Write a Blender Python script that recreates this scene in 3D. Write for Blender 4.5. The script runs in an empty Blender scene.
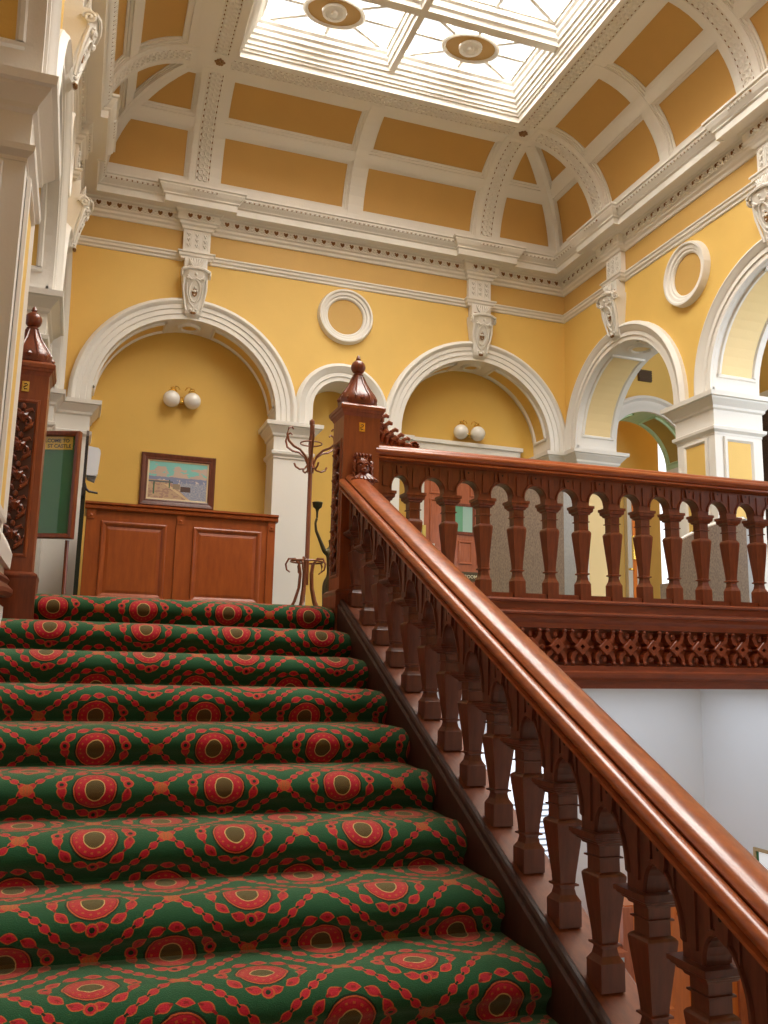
import bpy, math, random
from math import sin, cos, pi, radians, sqrt, atan2
from mathutils import Matrix, Vector
random.seed(7)
SC = bpy.context.scene
COL = SC.collection

# ------------------------------------------------------------------ helpers
class MB:
    def __init__(s): s.v = []; s.f = []; s.m = []; s.uv = None
    def vert(s, p): s.v.append(tuple(p)); return len(s.v) - 1
    def face(s, idx, m=0): s.f.append(tuple(idx)); s.m.append(m)
    def quad(s, a, b, c, d, m=0):
        i = len(s.v); s.v += [tuple(a), tuple(b), tuple(c), tuple(d)]; s.face((i, i+1, i+2, i+3), m)
    def poly(s, pts, m=0):
        i = len(s.v); s.v += [tuple(p) for p in pts]; s.face(range(i, i+len(pts)), m)
    def box(s, x0, x1, y0, y1, z0, z1, m=0, M=None):
        P = [(x0,y0,z0),(x1,y0,z0),(x1,y1,z0),(x0,y1,z0),(x0,y0,z1),(x1,y0,z1),(x1,y1,z1),(x0,y1,z1)]
        if M: P = [tuple(M(*p)) for p in P]
        i = len(s.v); s.v += P
        for f in ((3,2,1,0),(4,5,6,7),(0,1,5,4),(1,2,6,5),(2,3,7,6),(3,0,4,7)): s.face([i+k for k in f], m)
    def loft(s, rings, closed=True, caps=True, m=0):
        n = len(rings[0]); b = len(s.v)
        for r in rings: s.v += [tuple(p) for p in r]
        for j in range(len(rings)-1):
            for i in range(n if closed else n-1):
                k = (i+1) % n
                s.face((b+j*n+i, b+j*n+k, b+(j+1)*n+k, b+(j+1)*n+i), m)
        if caps and closed:
            s.face([b+i for i in range(n)][::-1], m)
            s.face([b+(len(rings)-1)*n+i for i in range(n)], m)
    def sqlathe(s, prof, c=(0,0,0), m=0, M=None):
        """square-section turned shape: prof of (z, half width)"""
        rings = []
        for z, w in prof:
            r = [(c[0]-w, c[1]-w, c[2]+z), (c[0]+w, c[1]-w, c[2]+z), (c[0]+w, c[1]+w, c[2]+z), (c[0]-w, c[1]+w, c[2]+z)]
            if M: r = [tuple(M(*p)) for p in r]
            rings.append(r)
        s.loft(rings, m=m)
    def lathe(s, prof, c=(0,0,0), n=20, m=0, sq=0.0, caps=True):
        rings = []
        for z, r in prof:
            ring = []
            for i in range(n):
                a = 2*pi*i/n
                k = 1 + sq*(abs(sin(2*a))**1.5)
                ring.append((c[0]+r*k*cos(a), c[1]+r*k*sin(a), c[2]+z))
            rings.append(ring)
        s.loft(rings, m=m, caps=caps)
    def tube(s, pts, r, n=8, m=0, caps=True):
        pts = [Vector(p) for p in pts]
        rs = r if isinstance(r, (list, tuple)) else [r]*len(pts)
        rings = []; up = Vector((0.31, 0.17, 1)).normalized()
        for i, p in enumerate(pts):
            t = (pts[min(i+1, len(pts)-1)] - pts[max(i-1, 0)])
            if t.length < 1e-9: t = Vector((0,0,1))
            t.normalize()
            a = t.cross(up)
            if a.length < .05: a = t.cross(Vector((1,0,0)))
            a.normalize(); b = t.cross(a)
            rings.append([tuple(p + rs[i]*(a*cos(2*pi*k/n) + b*sin(2*pi*k/n))) for k in range(n)])
        s.loft(rings, m=m, caps=caps)
    def blob(s, c, rx, ry, rz, n=8, k=5, m=0, M=None):
        rings = []
        for j in range(k+1):
            t = -pi/2 + pi*j/k; cr = max(cos(t), .02)
            ring = []
            for i in range(n):
                a = 2*pi*i/n
                p = Vector((rx*cr*cos(a), ry*cr*sin(a), rz*sin(t)))
                if M: p = M @ p
                ring.append((c[0]+p.x, c[1]+p.y, c[2]+p.z))
            rings.append(ring)
        s.loft(rings, m=m)
    def build(s, name, mats, parent=None, smooth=False, loc=None, uv=None):
        me = bpy.data.meshes.new(name)
        me.from_pydata(s.v, [], s.f)
        if not isinstance(mats, (list, tuple)): mats = [mats]
        for m in mats: me.materials.append(m)
        for p, mi in zip(me.polygons, s.m):
            p.material_index = mi
            if smooth: p.use_smooth = True
        if uv:
            l = me.uv_layers.new(name='UVMap')
            for lp in me.loops: l.data[lp.index].uv = uv[lp.vertex_index]
        me.update()
        import bmesh
        bm = bmesh.new(); bm.from_mesh(me)
        bmesh.ops.recalc_face_normals(bm, faces=bm.faces)
        bm.to_mesh(me); bm.free()
        o = bpy.data.objects.new(name, me)
        COL.objects.link(o)
        if parent: o.parent = parent
        if loc: o.location = loc
        if smooth:
            try: me.set_sharp_from_angle(angle=radians(38))
            except Exception: pass
        return o

def tag(o, label=None, cat=None, group=None, kind=None):
    if label: o['label'] = label
    if cat: o['category'] = cat
    if group: o['group'] = group
    if kind: o['kind'] = kind
    return o
def thing(name, label, cat, loc=(0,0,0), rz=0, group=None):
    o = bpy.data.objects.new(name, None); COL.objects.link(o)
    o.location = loc; o.rotation_euler = (0, 0, rz); o.empty_display_size = .1
    return tag(o, label, cat, group)
def struct(o, label=None, cat=None):
    o['kind'] = 'structure'
    return tag(o, label, cat)
def copy_tree(o, parent=None):
    c = o.copy(); COL.objects.link(c)
    c.parent = parent
    for ch in [x for x in bpy.data.objects if x.parent == o and x is not c]: copy_tree(ch, c)
    return c
def lin(c):
    return tuple(((v/255)/12.92 if v/255 <= .04045 else ((v/255+.055)/1.055)**2.4) for v in c)

# ------------------------------------------------------------------ materials
def newmat(name):
    m = bpy.data.materials.new(name); m.use_nodes = True
    nt = m.node_tree; b = nt.nodes['Principled BSDF']
    return m, nt, b
def setc(b, col, rough=.5, metal=0, coat=0, spec=None):
    b.inputs['Base Color'].default_value = (*col, 1)
    b.inputs['Roughness'].default_value = rough
    b.inputs['Metallic'].default_value = metal
    b.inputs['Coat Weight'].default_value = coat
    b.inputs['Coat Roughness'].default_value = .12
    if spec is not None: b.inputs['Specular IOR Level'].default_value = spec
def paint(name, col, var=.06, rough=.6, scale=3, bump=.02):
    m, nt, b = newmat(name); setc(b, col, rough)
    tc = nt.nodes.new('ShaderNodeTexCoord'); nz = nt.nodes.new('ShaderNodeTexNoise')
    nz.inputs['Scale'].default_value = scale; nz.inputs['Detail'].default_value = 4
    nt.links.new(tc.outputs['Object'], nz.inputs['Vector'])
    mx = nt.nodes.new('ShaderNodeMix'); mx.data_type = 'RGBA'
    mx.inputs[6].default_value = (*[c*(1-var) for c in col], 1); mx.inputs[7].default_value = (*[min(1, c*(1+var)) for c in col], 1)
    nt.links.new(nz.outputs['Fac'], mx.inputs[0]); nt.links.new(mx.outputs[2], b.inputs['Base Color'])
    n2 = nt.nodes.new('ShaderNodeTexNoise'); n2.inputs['Scale'].default_value = 60
    nt.links.new(tc.outputs['Object'], n2.inputs['Vector'])
    bp = nt.nodes.new('ShaderNodeBump'); bp.inputs['Strength'].default_value = bump*4; bp.inputs['Distance'].default_value = .01
    nt.links.new(n2.outputs['Fac'], bp.inputs['Height']); nt.links.new(bp.outputs['Normal'], b.inputs['Normal'])
    return m
def wood(name, c1, c2, rough=.35, coat=.3, scale=(9, 9, 1.2), ns=4):
    m, nt, b = newmat(name); setc(b, c1, rough, coat=coat)
    tc = nt.nodes.new('ShaderNodeTexCoord'); mp = nt.nodes.new('ShaderNodeMapping')
    mp.inputs['Scale'].default_value = scale
    nt.links.new(tc.outputs['Object'], mp.inputs['Vector'])
    nz = nt.nodes.new('ShaderNodeTexNoise'); nz.inputs['Scale'].default_value = ns; nz.inputs['Detail'].default_value = 8; nz.inputs['Roughness'].default_value = .65
    nt.links.new(mp.outputs[0], nz.inputs['Vector'])
    rp = nt.nodes.new('ShaderNodeValToRGB'); rp.color_ramp.elements[0].position = .3; rp.color_ramp.elements[1].position = .72
    rp.color_ramp.elements[0].color = (*c2, 1); rp.color_ramp.elements[1].color = (*c1, 1)
    nt.links.new(nz.outputs['Fac'], rp.inputs[0]); nt.links.new(rp.outputs[0], b.inputs['Base Color'])
    bp = nt.nodes.new('ShaderNodeBump'); bp.inputs['Strength'].default_value = .12; bp.inputs['Distance'].default_value = .004
    nt.links.new(nz.outputs['Fac'], bp.inputs['Height']); nt.links.new(bp.outputs['Normal'], b.inputs['Normal'])
    return m
def plain(name, col, rough=.5, metal=0, coat=0, emit=0):
    m, nt, b = newmat(name); setc(b, col, rough, metal, coat)
    if emit:
        b.inputs['Emission Color'].default_value = (*col, 1); b.inputs['Emission Strength'].default_value = emit
    return m

YEL  = paint('yellow_paint', (.76, .49, .125))
ALC  = paint('shaded_alcove_yellow', (.68, .42, .085))  # wall yellow darkened, the alcove shade is put into the colour
OCH  = paint('ochre_paint', (.56, .32, .085))
FRZ  = paint('frieze_ochre_paint', (.58, .35, .095))
CRM  = paint('cream_yellow_paint', (.84, .64, .32))
WHT  = paint('white_trim_paint', (.79, .755, .70), var=.03, rough=.5)
WH2  = paint('white_wall_paint', (.80, .80, .80), var=.02, rough=.7)
MINT = paint('mint_paint', (.50, .68, .42), var=.04)
GOLD = plain('gilded_recess', (.23, .10, .02), .5, .3)
WDK  = wood('dark_mahogany', (.19, .048, .020), (.09, .021, .009), .38, .12)
WMD  = wood('mid_mahogany', (.26, .056, .015), (.13, .026, .008), .34, .25)
WRL  = wood('polished_handrail_wood', (.45, .115, .026), (.22, .045, .012), .30, .28, scale=(9, 1.2, 9))
WRX  = wood('polished_rail_wood', (.45, .115, .026), (.22, .045, .012), .30, .28, scale=(1.2, 9, 9))
WDX  = wood('carved_beam_wood', (.32, .066, .018), (.17, .033, .010), .4, .15, scale=(1.2, 9, 9))
WDSK = wood('orange_mahogany', (.40, .085, .012), (.27, .05, .007), .38, .2, scale=(5, 5, .9))
WORG = wood('orange_door_wood', (.72, .20, .03), (.55, .14, .02), .35, .3)
WPK  = wood('pinkish_door_wood', (.52, .15, .06), (.36, .09, .03), .35, .3)
BRS  = plain('brass', (.75, .50, .12), .25, 1)
BRZ  = plain('bronze', (.10, .085, .05), .3, .9)
GLB  = plain('opal_glass', (.86, .82, .76), .18, coat=.5)
BLK  = plain('dark_green_metal', (.018, .022, .014), .4, .2)
WPL  = plain('white_plastic', (.78, .79, .86), .35)
DKP  = plain('dark_plastic', (.03, .02, .02), .4)
SGN  = plain('yellow_sign_card', (.90, .52, .05), .5)
TXT  = plain('dark_lettering', (.08, .04, .01), .6)
TXL  = plain('pale_lettering', (.75, .68, .5), .5)
PLT  = plain('dark_brass_plate', (.10, .075, .04), .4, .5)
GRN  = plain('green_board', (.035, .17, .07), .35)
BLU  = plain('pale_blue_card', (.55, .68, .80), .4)
SCRG = plain('brown_vent_grille', (.10, .06, .03), .6)
VOID = plain('dark_hole', (.01, .006, .004), .8)

def glass_mat(name, tint=(.9, .95, .9), gl=.06):
    m = bpy.data.materials.new(name); m.use_nodes = True; nt = m.node_tree; nt.nodes.clear()
    o = nt.nodes.new('ShaderNodeOutputMaterial'); mx = nt.nodes.new('ShaderNodeMixShader')
    t = nt.nodes.new('ShaderNodeBsdfTransparent'); g = nt.nodes.new('ShaderNodeBsdfGlossy')
    t.inputs[0].default_value = (*tint, 1); g.inputs['Roughness'].default_value = .02; mx.inputs[0].default_value = gl
    nt.links.new(t.outputs[0], mx.inputs[1]); nt.links.new(g.outputs[0], mx.inputs[2]); nt.links.new(mx.outputs[0], o.inputs[0])
    return m
PANE = glass_mat('window_glass', (.96, .97, .97), .04)
CASE = glass_mat('case_glass', (.97, 1, .97), .05)
MINTG = plain('mint_frosted_glass', (.16, .42, .26), .15)
MINTL = plain('pale_frosted_glass', (.40, .62, .56), .15)

def fabric(name, c1, c2):
    m, nt, b = newmat(name); setc(b, c1, .95)
    tc = nt.nodes.new('ShaderNodeTexCoord'); nz = nt.nodes.new('ShaderNodeTexNoise')
    mp = nt.nodes.new('ShaderNodeMapping'); mp.inputs['Scale'].default_value = (60, 60, 18)
    nt.links.new(tc.outputs['Object'], mp.inputs[0]); nt.links.new(mp.outputs[0], nz.inputs['Vector'])
    nz.inputs['Scale'].default_value = 3; nz.inputs['Detail'].default_value = 6
    rp = nt.nodes.new('ShaderNodeValToRGB'); rp.color_ramp.elements[0].color = (*c2, 1); rp.color_ramp.elements[1].color = (*c1, 1)
    rp.color_ramp.elements[0].position = .35; rp.color_ramp.elements[1].position = .65
    nt.links.new(nz.outputs['Fac'], rp.inputs[0]); nt.links.new(rp.outputs[0], b.inputs['Base Color'])
    return m
WBK = wood('shaded_string_wood', (.075, .022, .012), (.03, .010, .006), .5, .05)  # string wood darkened to carry the shade beside the carpet
FAB = fabric('taupe_weave', (.36, .27, .20), (.22, .16, .12))
FABG = fabric('pale_grey_weave', (.55, .55, .55), (.42, .43, .44))
TAP = fabric('dark_tapestry', (.12, .07, .05), (.03, .018, .014))

# ---- carpet material: a small expression wrapper over math nodes
class E_:
    nt = None
    def __init__(s, sock): s.s = sock
    @staticmethod
    def op(o, *a):
        n = E_.nt.nodes.new('ShaderNodeMath'); n.operation = o
        for i, x in enumerate(a):
            if isinstance(x, E_): E_.nt.links.new(x.s, n.inputs[i])
            else: n.inputs[i].default_value = x
        return E_(n.outputs[0])
    def __add__(s, o): return E_.op('ADD', s, o)
    def __sub__(s, o): return E_.op('SUBTRACT', s, o)
    def __rsub__(s, o): return E_.op('SUBTRACT', o, s)
    def __mul__(s, o): return E_.op('MULTIPLY', s, o)
    __rmul__ = __mul__; __radd__ = __add__
    def __truediv__(s, o): return E_.op('DIVIDE', s, o)
    def lt(s, o): return E_.op('LESS_THAN', s, o)
    def gt(s, o): return E_.op('GREATER_THAN', s, o)
def mabs(a): return E_.op('ABSOLUTE', a)
def msin(a): return E_.op('SINE', a)
def msqrt(a): return E_.op('SQRT', a)
def mmax(a, b): return E_.op('MAXIMUM', a, b)
def mmin(a, b): return E_.op('MINIMUM', a, b)
def mround(a): return E_.op('ROUND', a)

def carpet_material():
    m, nt, b = newmat('axminster_carpet'); setc(b, (.02, .1, .04), .95, spec=.1)
    E_.nt = nt
    uvn = nt.nodes.new('ShaderNodeUVMap'); uvn.uv_map = 'UVMap'
    nzw = nt.nodes.new('ShaderNodeTexNoise'); nzw.inputs['Scale'].default_value = 45; nzw.inputs['Detail'].default_value = 2
    nt.links.new(uvn.outputs[0], nzw.inputs['Vector'])
    sp = nt.nodes.new('ShaderNodeSeparateXYZ'); nt.links.new(uvn.outputs[0], sp.inputs[0])
    wob = (E_(nzw.outputs['Fac']) - .5) * .006
    U = E_(sp.outputs[0]) + wob; V = E_(sp.outputs[1]) + wob
    P, L = .489, .45
    a = U / P; bb = V / L
    p = a + bb; q = a - bb
    pf = p - mround(p); qf = q - mround(q)
    X = (pf + qf) * (.5*P); Y = (pf - qf) * (.5*L)
    def ell(rx, ry, x=X, y=Y): return msqrt((x/rx)*(x/rx) + (y/ry)*(y/ry))
    ang = E_.op('ARCTAN2', Y, X)
    rc = ell(.034, .042); ro = ell(.073, .075); rw = ell(.145, .128)
    def mixc(fac, c_in, col):
        mx = nt.nodes.new('ShaderNodeMix'); mx.data_type = 'RGBA'
        nt.links.new(fac.s, mx.inputs[0])
        if isinstance(c_in, tuple): mx.inputs[6].default_value = (*c_in, 1)
        else: nt.links.new(c_in, mx.inputs[6])
        mx.inputs[7].default_value = (*col, 1)
        return mx.outputs[2]
    GREEN = (.014, .068, .025); RED = (.42, .009, .026); ORG = (.46, .085, .025); DRK = (.012, .02, .008); CREAM = (.55, .36, .13); OLV = (.13, .075, .020); DR = (.24, .006, .01)
    # chains along both lattice diagonals
    def chain(pf_, q_):
        d = (.5 - mabs(pf_)) * (1/3.02)
        w = mabs(msin(q_ * (pi*8.0))) 
        w2 = msin(q_*(pi*16.0) + 1.2)*.5 + .5
        half = .0005 + .0098*w
        return d, half, w2
    c = GREEN
    # fine speckle of the ground
    d1, h1, s1 = chain(pf, q); d2, h2, s2 = chain(qf, p)
    outl = mmax(d1.lt(h1 + .0035), d2.lt(h2 + .0035))
    c = mixc(outl, c, ORG)
    inl = mmax(d1.lt(h1), d2.lt(h2))
    c = mixc(inl, c, RED)
    # break gaps between leaves
    gap = mmax(d1.lt(.0035) * s1.gt(.8), d2.lt(.0035) * s2.gt(.8))
    c = mixc(gap, c, DRK)
    # nodes
    dn = msqrt(((.5 - mabs(pf))*(.5 - mabs(pf)) + (.5 - mabs(qf))*(.5 - mabs(qf))))
    c = mixc(dn.lt(.072), c, ORG)
    c = mixc(dn.lt(.055) * msin(U*500).gt(0), c, (.36, .10, .03))
    # clear ground round medallion then the wreath
    blob = mabs(msin(ang*5.5 + .35))
    wh = -.05 + .145*blob
    dw = mabs(rw - .83)
    c = mixc(dw.lt(wh + .03), c, ORG)
    c = mixc(dw.lt(wh), c, RED)
    c = mixc(dw.lt(.03) * msin(ang*16.0).gt(.55), c, DR)
    # curls at four sides
    for cx, cy in ((0, .112), (-.122, -.02), (.122, -.02)):
        rr = msqrt((X-cx)*(X-cx) + (Y-cy)*(Y-cy))
        c = mixc(rr.lt(.020), c, ORG)
        c = mixc(rr.lt(.015), c, RED)
        c = mixc(rr.lt(.008), c, DRK)
    c = mixc(ro.lt(1.16), c, DRK)
    c = mixc(ro.lt(1.08), c, ORG)
    c = mixc(ro.lt(1.02), c, DR)
    c = mixc(ro.lt(.97), c, RED)
    dots = mabs(ro - .82).lt(.045) * msin(ang*16.0).gt(.45)
    c = mixc(dots, c, ORG)
    c = mixc(rc.lt(1.10), c, CREAM)
    c = mixc(rc.lt(1.0), c, OLV)
    c = mixc(rc.lt(.95) * (msin(X*900)*msin(Y*900)).gt(.1), c, (.05, .03, .012))
    # tuft value noise
    nz = nt.nodes.new('ShaderNodeTexNoise'); nz.inputs['Scale'].default_value = 260; nz.inputs['Detail'].default_value = 2
    nt.links.new(uvn.outputs[0], nz.inputs['Vector'])
    hs = nt.nodes.new('ShaderNodeHueSaturation')
    v = E_(nz.outputs['Fac'])*1.1 + .45
    nt.links.new(v.s, hs.inputs['Value']); nt.links.new(c, hs.inputs['Color'])
    nt.links.new(hs.outputs[0], b.inputs['Base Color'])
    b.inputs['Sheen Weight'].default_value = .4
    b.inputs['Sheen Tint'].default_value = (.6, .95, .65, 1)
    b.inputs['Sheen Roughness'].default_value = .5
    bp = nt.nodes.new('ShaderNodeBump'); bp.inputs['Strength'].default_value = .5; bp.inputs['Distance'].default_value = .004
    nt.links.new(nz.outputs['Fac'], bp.inputs['Height']); nt.links.new(bp.outputs['Normal'], b.inputs['Normal'])
    return m
CARPET = carpet_material()

def painting_material():
    m, nt, b = newmat('harbour_canvas'); setc(b, (.5, .5, .5), .5); E_.nt = nt
    tc = nt.nodes.new('ShaderNodeTexCoord'); sp = nt.nodes.new('ShaderNodeSeparateXYZ'); nt.links.new(tc.outputs['Generated'], sp.inputs[0])
    def nz(sc, det=4, st=(1, 1, 1)):
        mp = nt.nodes.new('ShaderNodeMapping'); mp.inputs['Scale'].default_value = st; nt.links.new(tc.outputs['Generated'], mp.inputs[0])
        n = nt.nodes.new('ShaderNodeTexNoise'); n.inputs['Scale'].default_value = sc; n.inputs['Detail'].default_value = det; nt.links.new(mp.outputs[0], n.inputs['Vector']); return E_(n.outputs['Fac'])
    x = E_(sp.outputs[0]); z = E_(sp.outputs[2])
    def mixc(fac, c_in, col):
        mx = nt.nodes.new('ShaderNodeMix'); mx.data_type = 'RGBA'; nt.links.new(fac.s, mx.inputs[0])
        if isinstance(c_in, tuple): mx.inputs[6].default_value = (*c_in, 1)
        else: nt.links.new(c_in, mx.inputs[6])
        if isinstance(col, tuple): mx.inputs[7].default_value = (*col, 1)
        else: nt.links.new(col, mx.inputs[7])
        return mx.outputs[2]
    n1 = nz(3.5, 5, (1, 1, 1.6)); n2 = nz(14, 4); n3 = nz(30, 3, (1, 1, 3))
    c = mixc((n1 + z*.5).gt(.86), (.55, .42, .33), (.22, .55, .50))
    c = mixc(z.lt(.56 + n2*.06) * z.gt(.4), c, (.22, .25, .38))
    c = mixc(z.lt(.53) * n2.gt(.56), c, (.62, .55, .48))
    water = z.lt(.46) * x.gt(.55)
    c = mixc(water, c, mixc(n3.gt(.5), (.22, .26, .38), (.45, .44, .46)))
    ground = z.lt(.50) * (x + z*.75 - .72).lt(0)
    c = mixc(ground, c, mixc(n2.gt(.52), (.52, .36, .22), (.40, .24, .18)))
    c = mixc(mabs(x + z*1.0 - .70).lt(.035) * z.lt(.4), c, (.66, .50, .28))
    c = mixc(x.gt(.55)*x.lt(.72)*z.gt(.22)*z.lt(.36), c, (.09, .05, .04))
    c = mixc(x.gt(.42)*x.lt(.54)*z.gt(.28)*z.lt(.42), c, (.30, .23, .15))
    c = mixc(mabs(x - .10).lt(.012)*z.lt(.48)*z.gt(.12), c, (.04, .12, .06))
    c = mixc(mabs(x - .36).lt(.010)*z.lt(.52)*z.gt(.3), c, (.04, .12, .06))
    c = mixc(mabs(z - .46).lt(.02)*x.lt(.42), c, (.10, .12, .14))
    nt.links.new(c, b.inputs['Base Color'])
    return m
CANVAS = painting_material()

# ------------------------------------------------------------------ camera
F = 892.917
yaw, pit, rol = [radians(a) for a in (18.782, 9.960, 1.2825)]
fw = Vector((sin(yaw)*cos(pit), cos(yaw)*cos(pit), sin(pit)))
rt = Vector((cos(yaw), -sin(yaw), 0)); up = rt.cross(fw)
r2 = cos(rol)*rt + sin(rol)*up; u2 = -sin(rol)*rt + cos(rol)*up
cam = bpy.data.cameras.new('camera'); co = bpy.data.objects.new('camera', cam); COL.objects.link(co)
cam.sensor_fit = 'VERTICAL'; cam.sensor_height = 24; cam.lens = F/1024*24; cam.clip_start = .05; cam.clip_end = 100
co.matrix_world = Matrix(((r2.x, u2.x, -fw.x, 0), (r2.y, u2.y, -fw.y, 0), (r2.z, u2.z, -fw.z, -.375), (0, 0, 0, 1)))
SC.camera = co

# ------------------------------------------------------------------ room dimensions
XL, XR, YB, YF = -.40, 5.90, 10.0, -.33
ZS = 2.437                      # top of capitals
ZA = 2.505                      # centre height of the (slightly stilted) arches
CX = [1.0, 4.62]                # console positions on the back wall
CY = [8.72, 6.13, 3.54, .95]    # console / arch centres on side walls
CYL = [8.72, 6.06, 3.36, .70]    # arch centres on the left wall
TH = .58
Mb = lambda u, z, h=0: (u, YB - h, z)
Mr = lambda u, z, h=0: (XR - h, u, z)
Ml = lambda u, z, h=0: (XL + h, u, z)

def arch_wall(M, u0, u1, z0, z1, ops, th, zw=None, m_lo=1, m_hi=0, m_sof=1):
    """wall strip with round-headed openings. ops = (centre, radius, springing z)"""
    mb = MB(); n = 24
    ops = sorted(ops); edges = [u0]
    for c, r, zs in ops: edges += [c - r, c + r]
    edges.append(u1)
    zw = ZS if zw is None else zw
    for h in (0, -th):
        for k in range(0, len(edges), 2):
            a, b = edges[k], edges[k+1]
            mb.quad(M(a, z0, h), M(b, z0, h), M(b, zw, h), M(a, zw, h), m_lo)
            mb.quad(M(a, zw, h), M(b, zw, h), M(b, z1, h), M(a, z1, h), m_hi)
        for c, r, zs in ops:
            pts = [(c - r, zw)] + [(c - r*cos(pi*i/n), zs + r*sin(pi*i/n)) for i in range(n+1)] + [(c + r, zw)]
            for (ua, za), (ub, zb) in zip(pts[:-1], pts[1:]):
                if abs(ua-ub) < 1e-6: continue
                mb.quad(M(ua, za, h), M(ub, zb, h), M(ub, z1, h), M(ua, z1, h), m_hi)
    for c, r, zs in ops:
        pts = [(c - r, z0)] + [(c - r*cos(pi*i/n), zs + r*sin(pi*i/n)) for i in range(n+1)] + [(c + r, z0)]
        for k, ((ua, za), (ub, zb)) in enumerate(zip(pts[:-1], pts[1:])):
            mb.quad(M(ua, za, 0), M(ub, zb, 0), M(ub, zb, -th), M(ua, za, -th), m_lo if k in (0, n+1) else m_sof)
    return mb

def sweep_arch(mb, M, uc, zc, prof, zbot, h0=0, m=0, n=32, a0=0, a1=pi, legs=True):
    """prof: list of (radius, height above wall)"""
    rings = []
    if legs: rings.append([M(uc - r, zbot, h0 + h) for r, h in prof])
    for i in range(n+1):
        a = a1 - (a1 - a0)*i/n
        rings.append([M(uc + r*cos(a), zc + r*sin(a), h0 + h) for r, h in prof])
    if legs: rings.append([M(uc + r, zbot, h0 + h) for r, h in prof])
    mb.loft(rings, closed=False, m=m)

def sweep_plan(mb, prof, path, closed=True, side=1, m=0):
    """sweep (offset inward, z) profile along a plan path with mitred corners"""
    n = len(path); rings = []
    def nrm(a, b):
        d = Vector((b[0]-a[0], b[1]-a[1])); d.normalize(); return Vector((d.y, -d.x))*side
    for i, p in enumerate(path):
        if closed or 0 < i < n-1:
            n1 = nrm(path[i-1], p); n2 = nrm(p, path[(i+1) % n])
            s = n1 + n2
            if s.length < 1e-6: off = n1
            else:
                off = s / (1 + n1.dot(n2))
        elif i == 0: off = nrm(p, path[1])
        else: off = nrm(path[-2], p)
        rings.append([(p[0] + off.x*q, p[1] + off.y*q, z) for q, z in prof])
    if closed: rings.append(rings[0])
    mb.loft(rings, closed=False, m=m)

def rect_frame(mb, M, u0, u1, z0, z1, prof, h0=0, m=0):
    """moulding round a rectangle on a mapped plane; prof of (inset, height)"""
    rings = []
    for (su, sz) in ((0, 0), (1, 0), (1, 1), (0, 1), (0, 0)):
        ring = []
        for q, h in prof:
            u = u0 + q if su == 0 else u1 - q; z = z0 + q if sz == 0 else z1 - q
            ring.append(M(u, z, h0 + h))
        rings.append(ring)
    mb.loft(rings, closed=False, m=m)

ARCHP = lambda r: [(r, -.02), (r, .035), (r+.055, .035), (r+.06, .05), (r+.115, .05), (r+.12, .065), (r+.165, .068), (r+.175, .085), (r+.20, .10), (r+.215, .095), (r+.232, .07), (r+.245, .06), (r+.245, -.005)]
ARCHS = lambda r: [(r, -.02), (r, .03), (r+.05, .03), (r+.055, .045), (r+.10, .045), (r+.11, .058), (r+.15, .07), (r+.17, .088), (r+.19, .08), (r+.205, .055), (r+.215, .05), (r+.215, -.005)]

# ------------------------------------------------------------------ back wall
RB = 1.03
mb = arch_wall(Mb, XL, XR, 0, 5.3, [(CX[0], RB, ZA), (2.83, .36, ZA+.17), (CX[1], RB, ZA)], .42)
struct(mb.build('wall_back', [YEL, WHT]))
mb = MB()
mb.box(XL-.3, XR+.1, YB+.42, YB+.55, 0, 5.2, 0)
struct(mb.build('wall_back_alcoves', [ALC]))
mb = MB()
for c in CX: sweep_arch(mb, Mb, c, ZA, ARCHP(RB), ZS-.02)
sweep_arch(mb, Mb, 2.83, ZA+.17, ARCHS(.36), ZS-.02, n=24)
struct(mb.build('trim_1', [WHT], smooth=True))
# soffit panels of the back arches
def soffit(mb, M, uc, zc, r, th, seg=((.14, 1.28), (1.86, 3.0)), my=1, mw=0, boss=True):
    ha, hb = -.10, -th + .10
    for a0, a1 in seg:
        n = 12; rings = []
        for i in range(n+1):
            a = a0 + (a1-a0)*i/n; c, s = cos(a), sin(a)
            rings.append([M(uc + (r-.003)*c, zc + (r-.003)*s, ha), M(uc + (r-.003)*c, zc + (r-.003)*s, hb)])
        mb.loft(rings, closed=False, m=my)
        for (hh, s2) in ((ha, 1), (hb, -1)):
            rings = []
            for i in range(n+1):
                a = a0 + (a1-a0)*i/n; c, s = cos(a), sin(a)
                rings.append([M(uc + rr*c, zc + rr*s, hh + s2*dh) for rr, dh in ((r, .045), (r-.022, .035), (r-.022, .012), (r-.002, -.004))])
            mb.loft(rings, closed=False, m=mw)
        for a, s2 in ((a0, -1), (a1, 1)):
            A = lambda da, rr, hh: M(uc + rr*cos(a+s2*da), zc + rr*sin(a+s2*da), hh)
            rings = [[A(.04, r, hh), A(.03, r-.022, hh), A(.01, r-.022, hh), A(-.004, r-.002, hh)] for hh in (ha+.045, hb-.045)]
            mb.loft(rings, closed=False, m=mw)
    if boss:
        hc = -th/2; rings = []; rr0 = min(.16, th*.32)
        for k, (q, d) in enumerate(((1, 0), (.93, .03), (.72, .03), (.66, .006), (.05, .006))):
            ring = []
            for i in range(16):
                t = 2*pi*i/16; du = rr0*q*cos(t); dh = rr0*q*sin(t)
                a = pi/2 + du/r
                ring.append(M(uc + (r-d)*cos(a), zc + (r-d)*sin(a), hc + dh))
            rings.append(ring)
        mb.loft(rings[:4], caps=False, m=mw); mb.loft(rings[3:], caps=True, m=my)
mb = MB()
for c in CX: soffit(mb, Mb, c, ZA, RB, .42)
struct(mb.build('trim_2', [WHT, YEL]))

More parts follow.
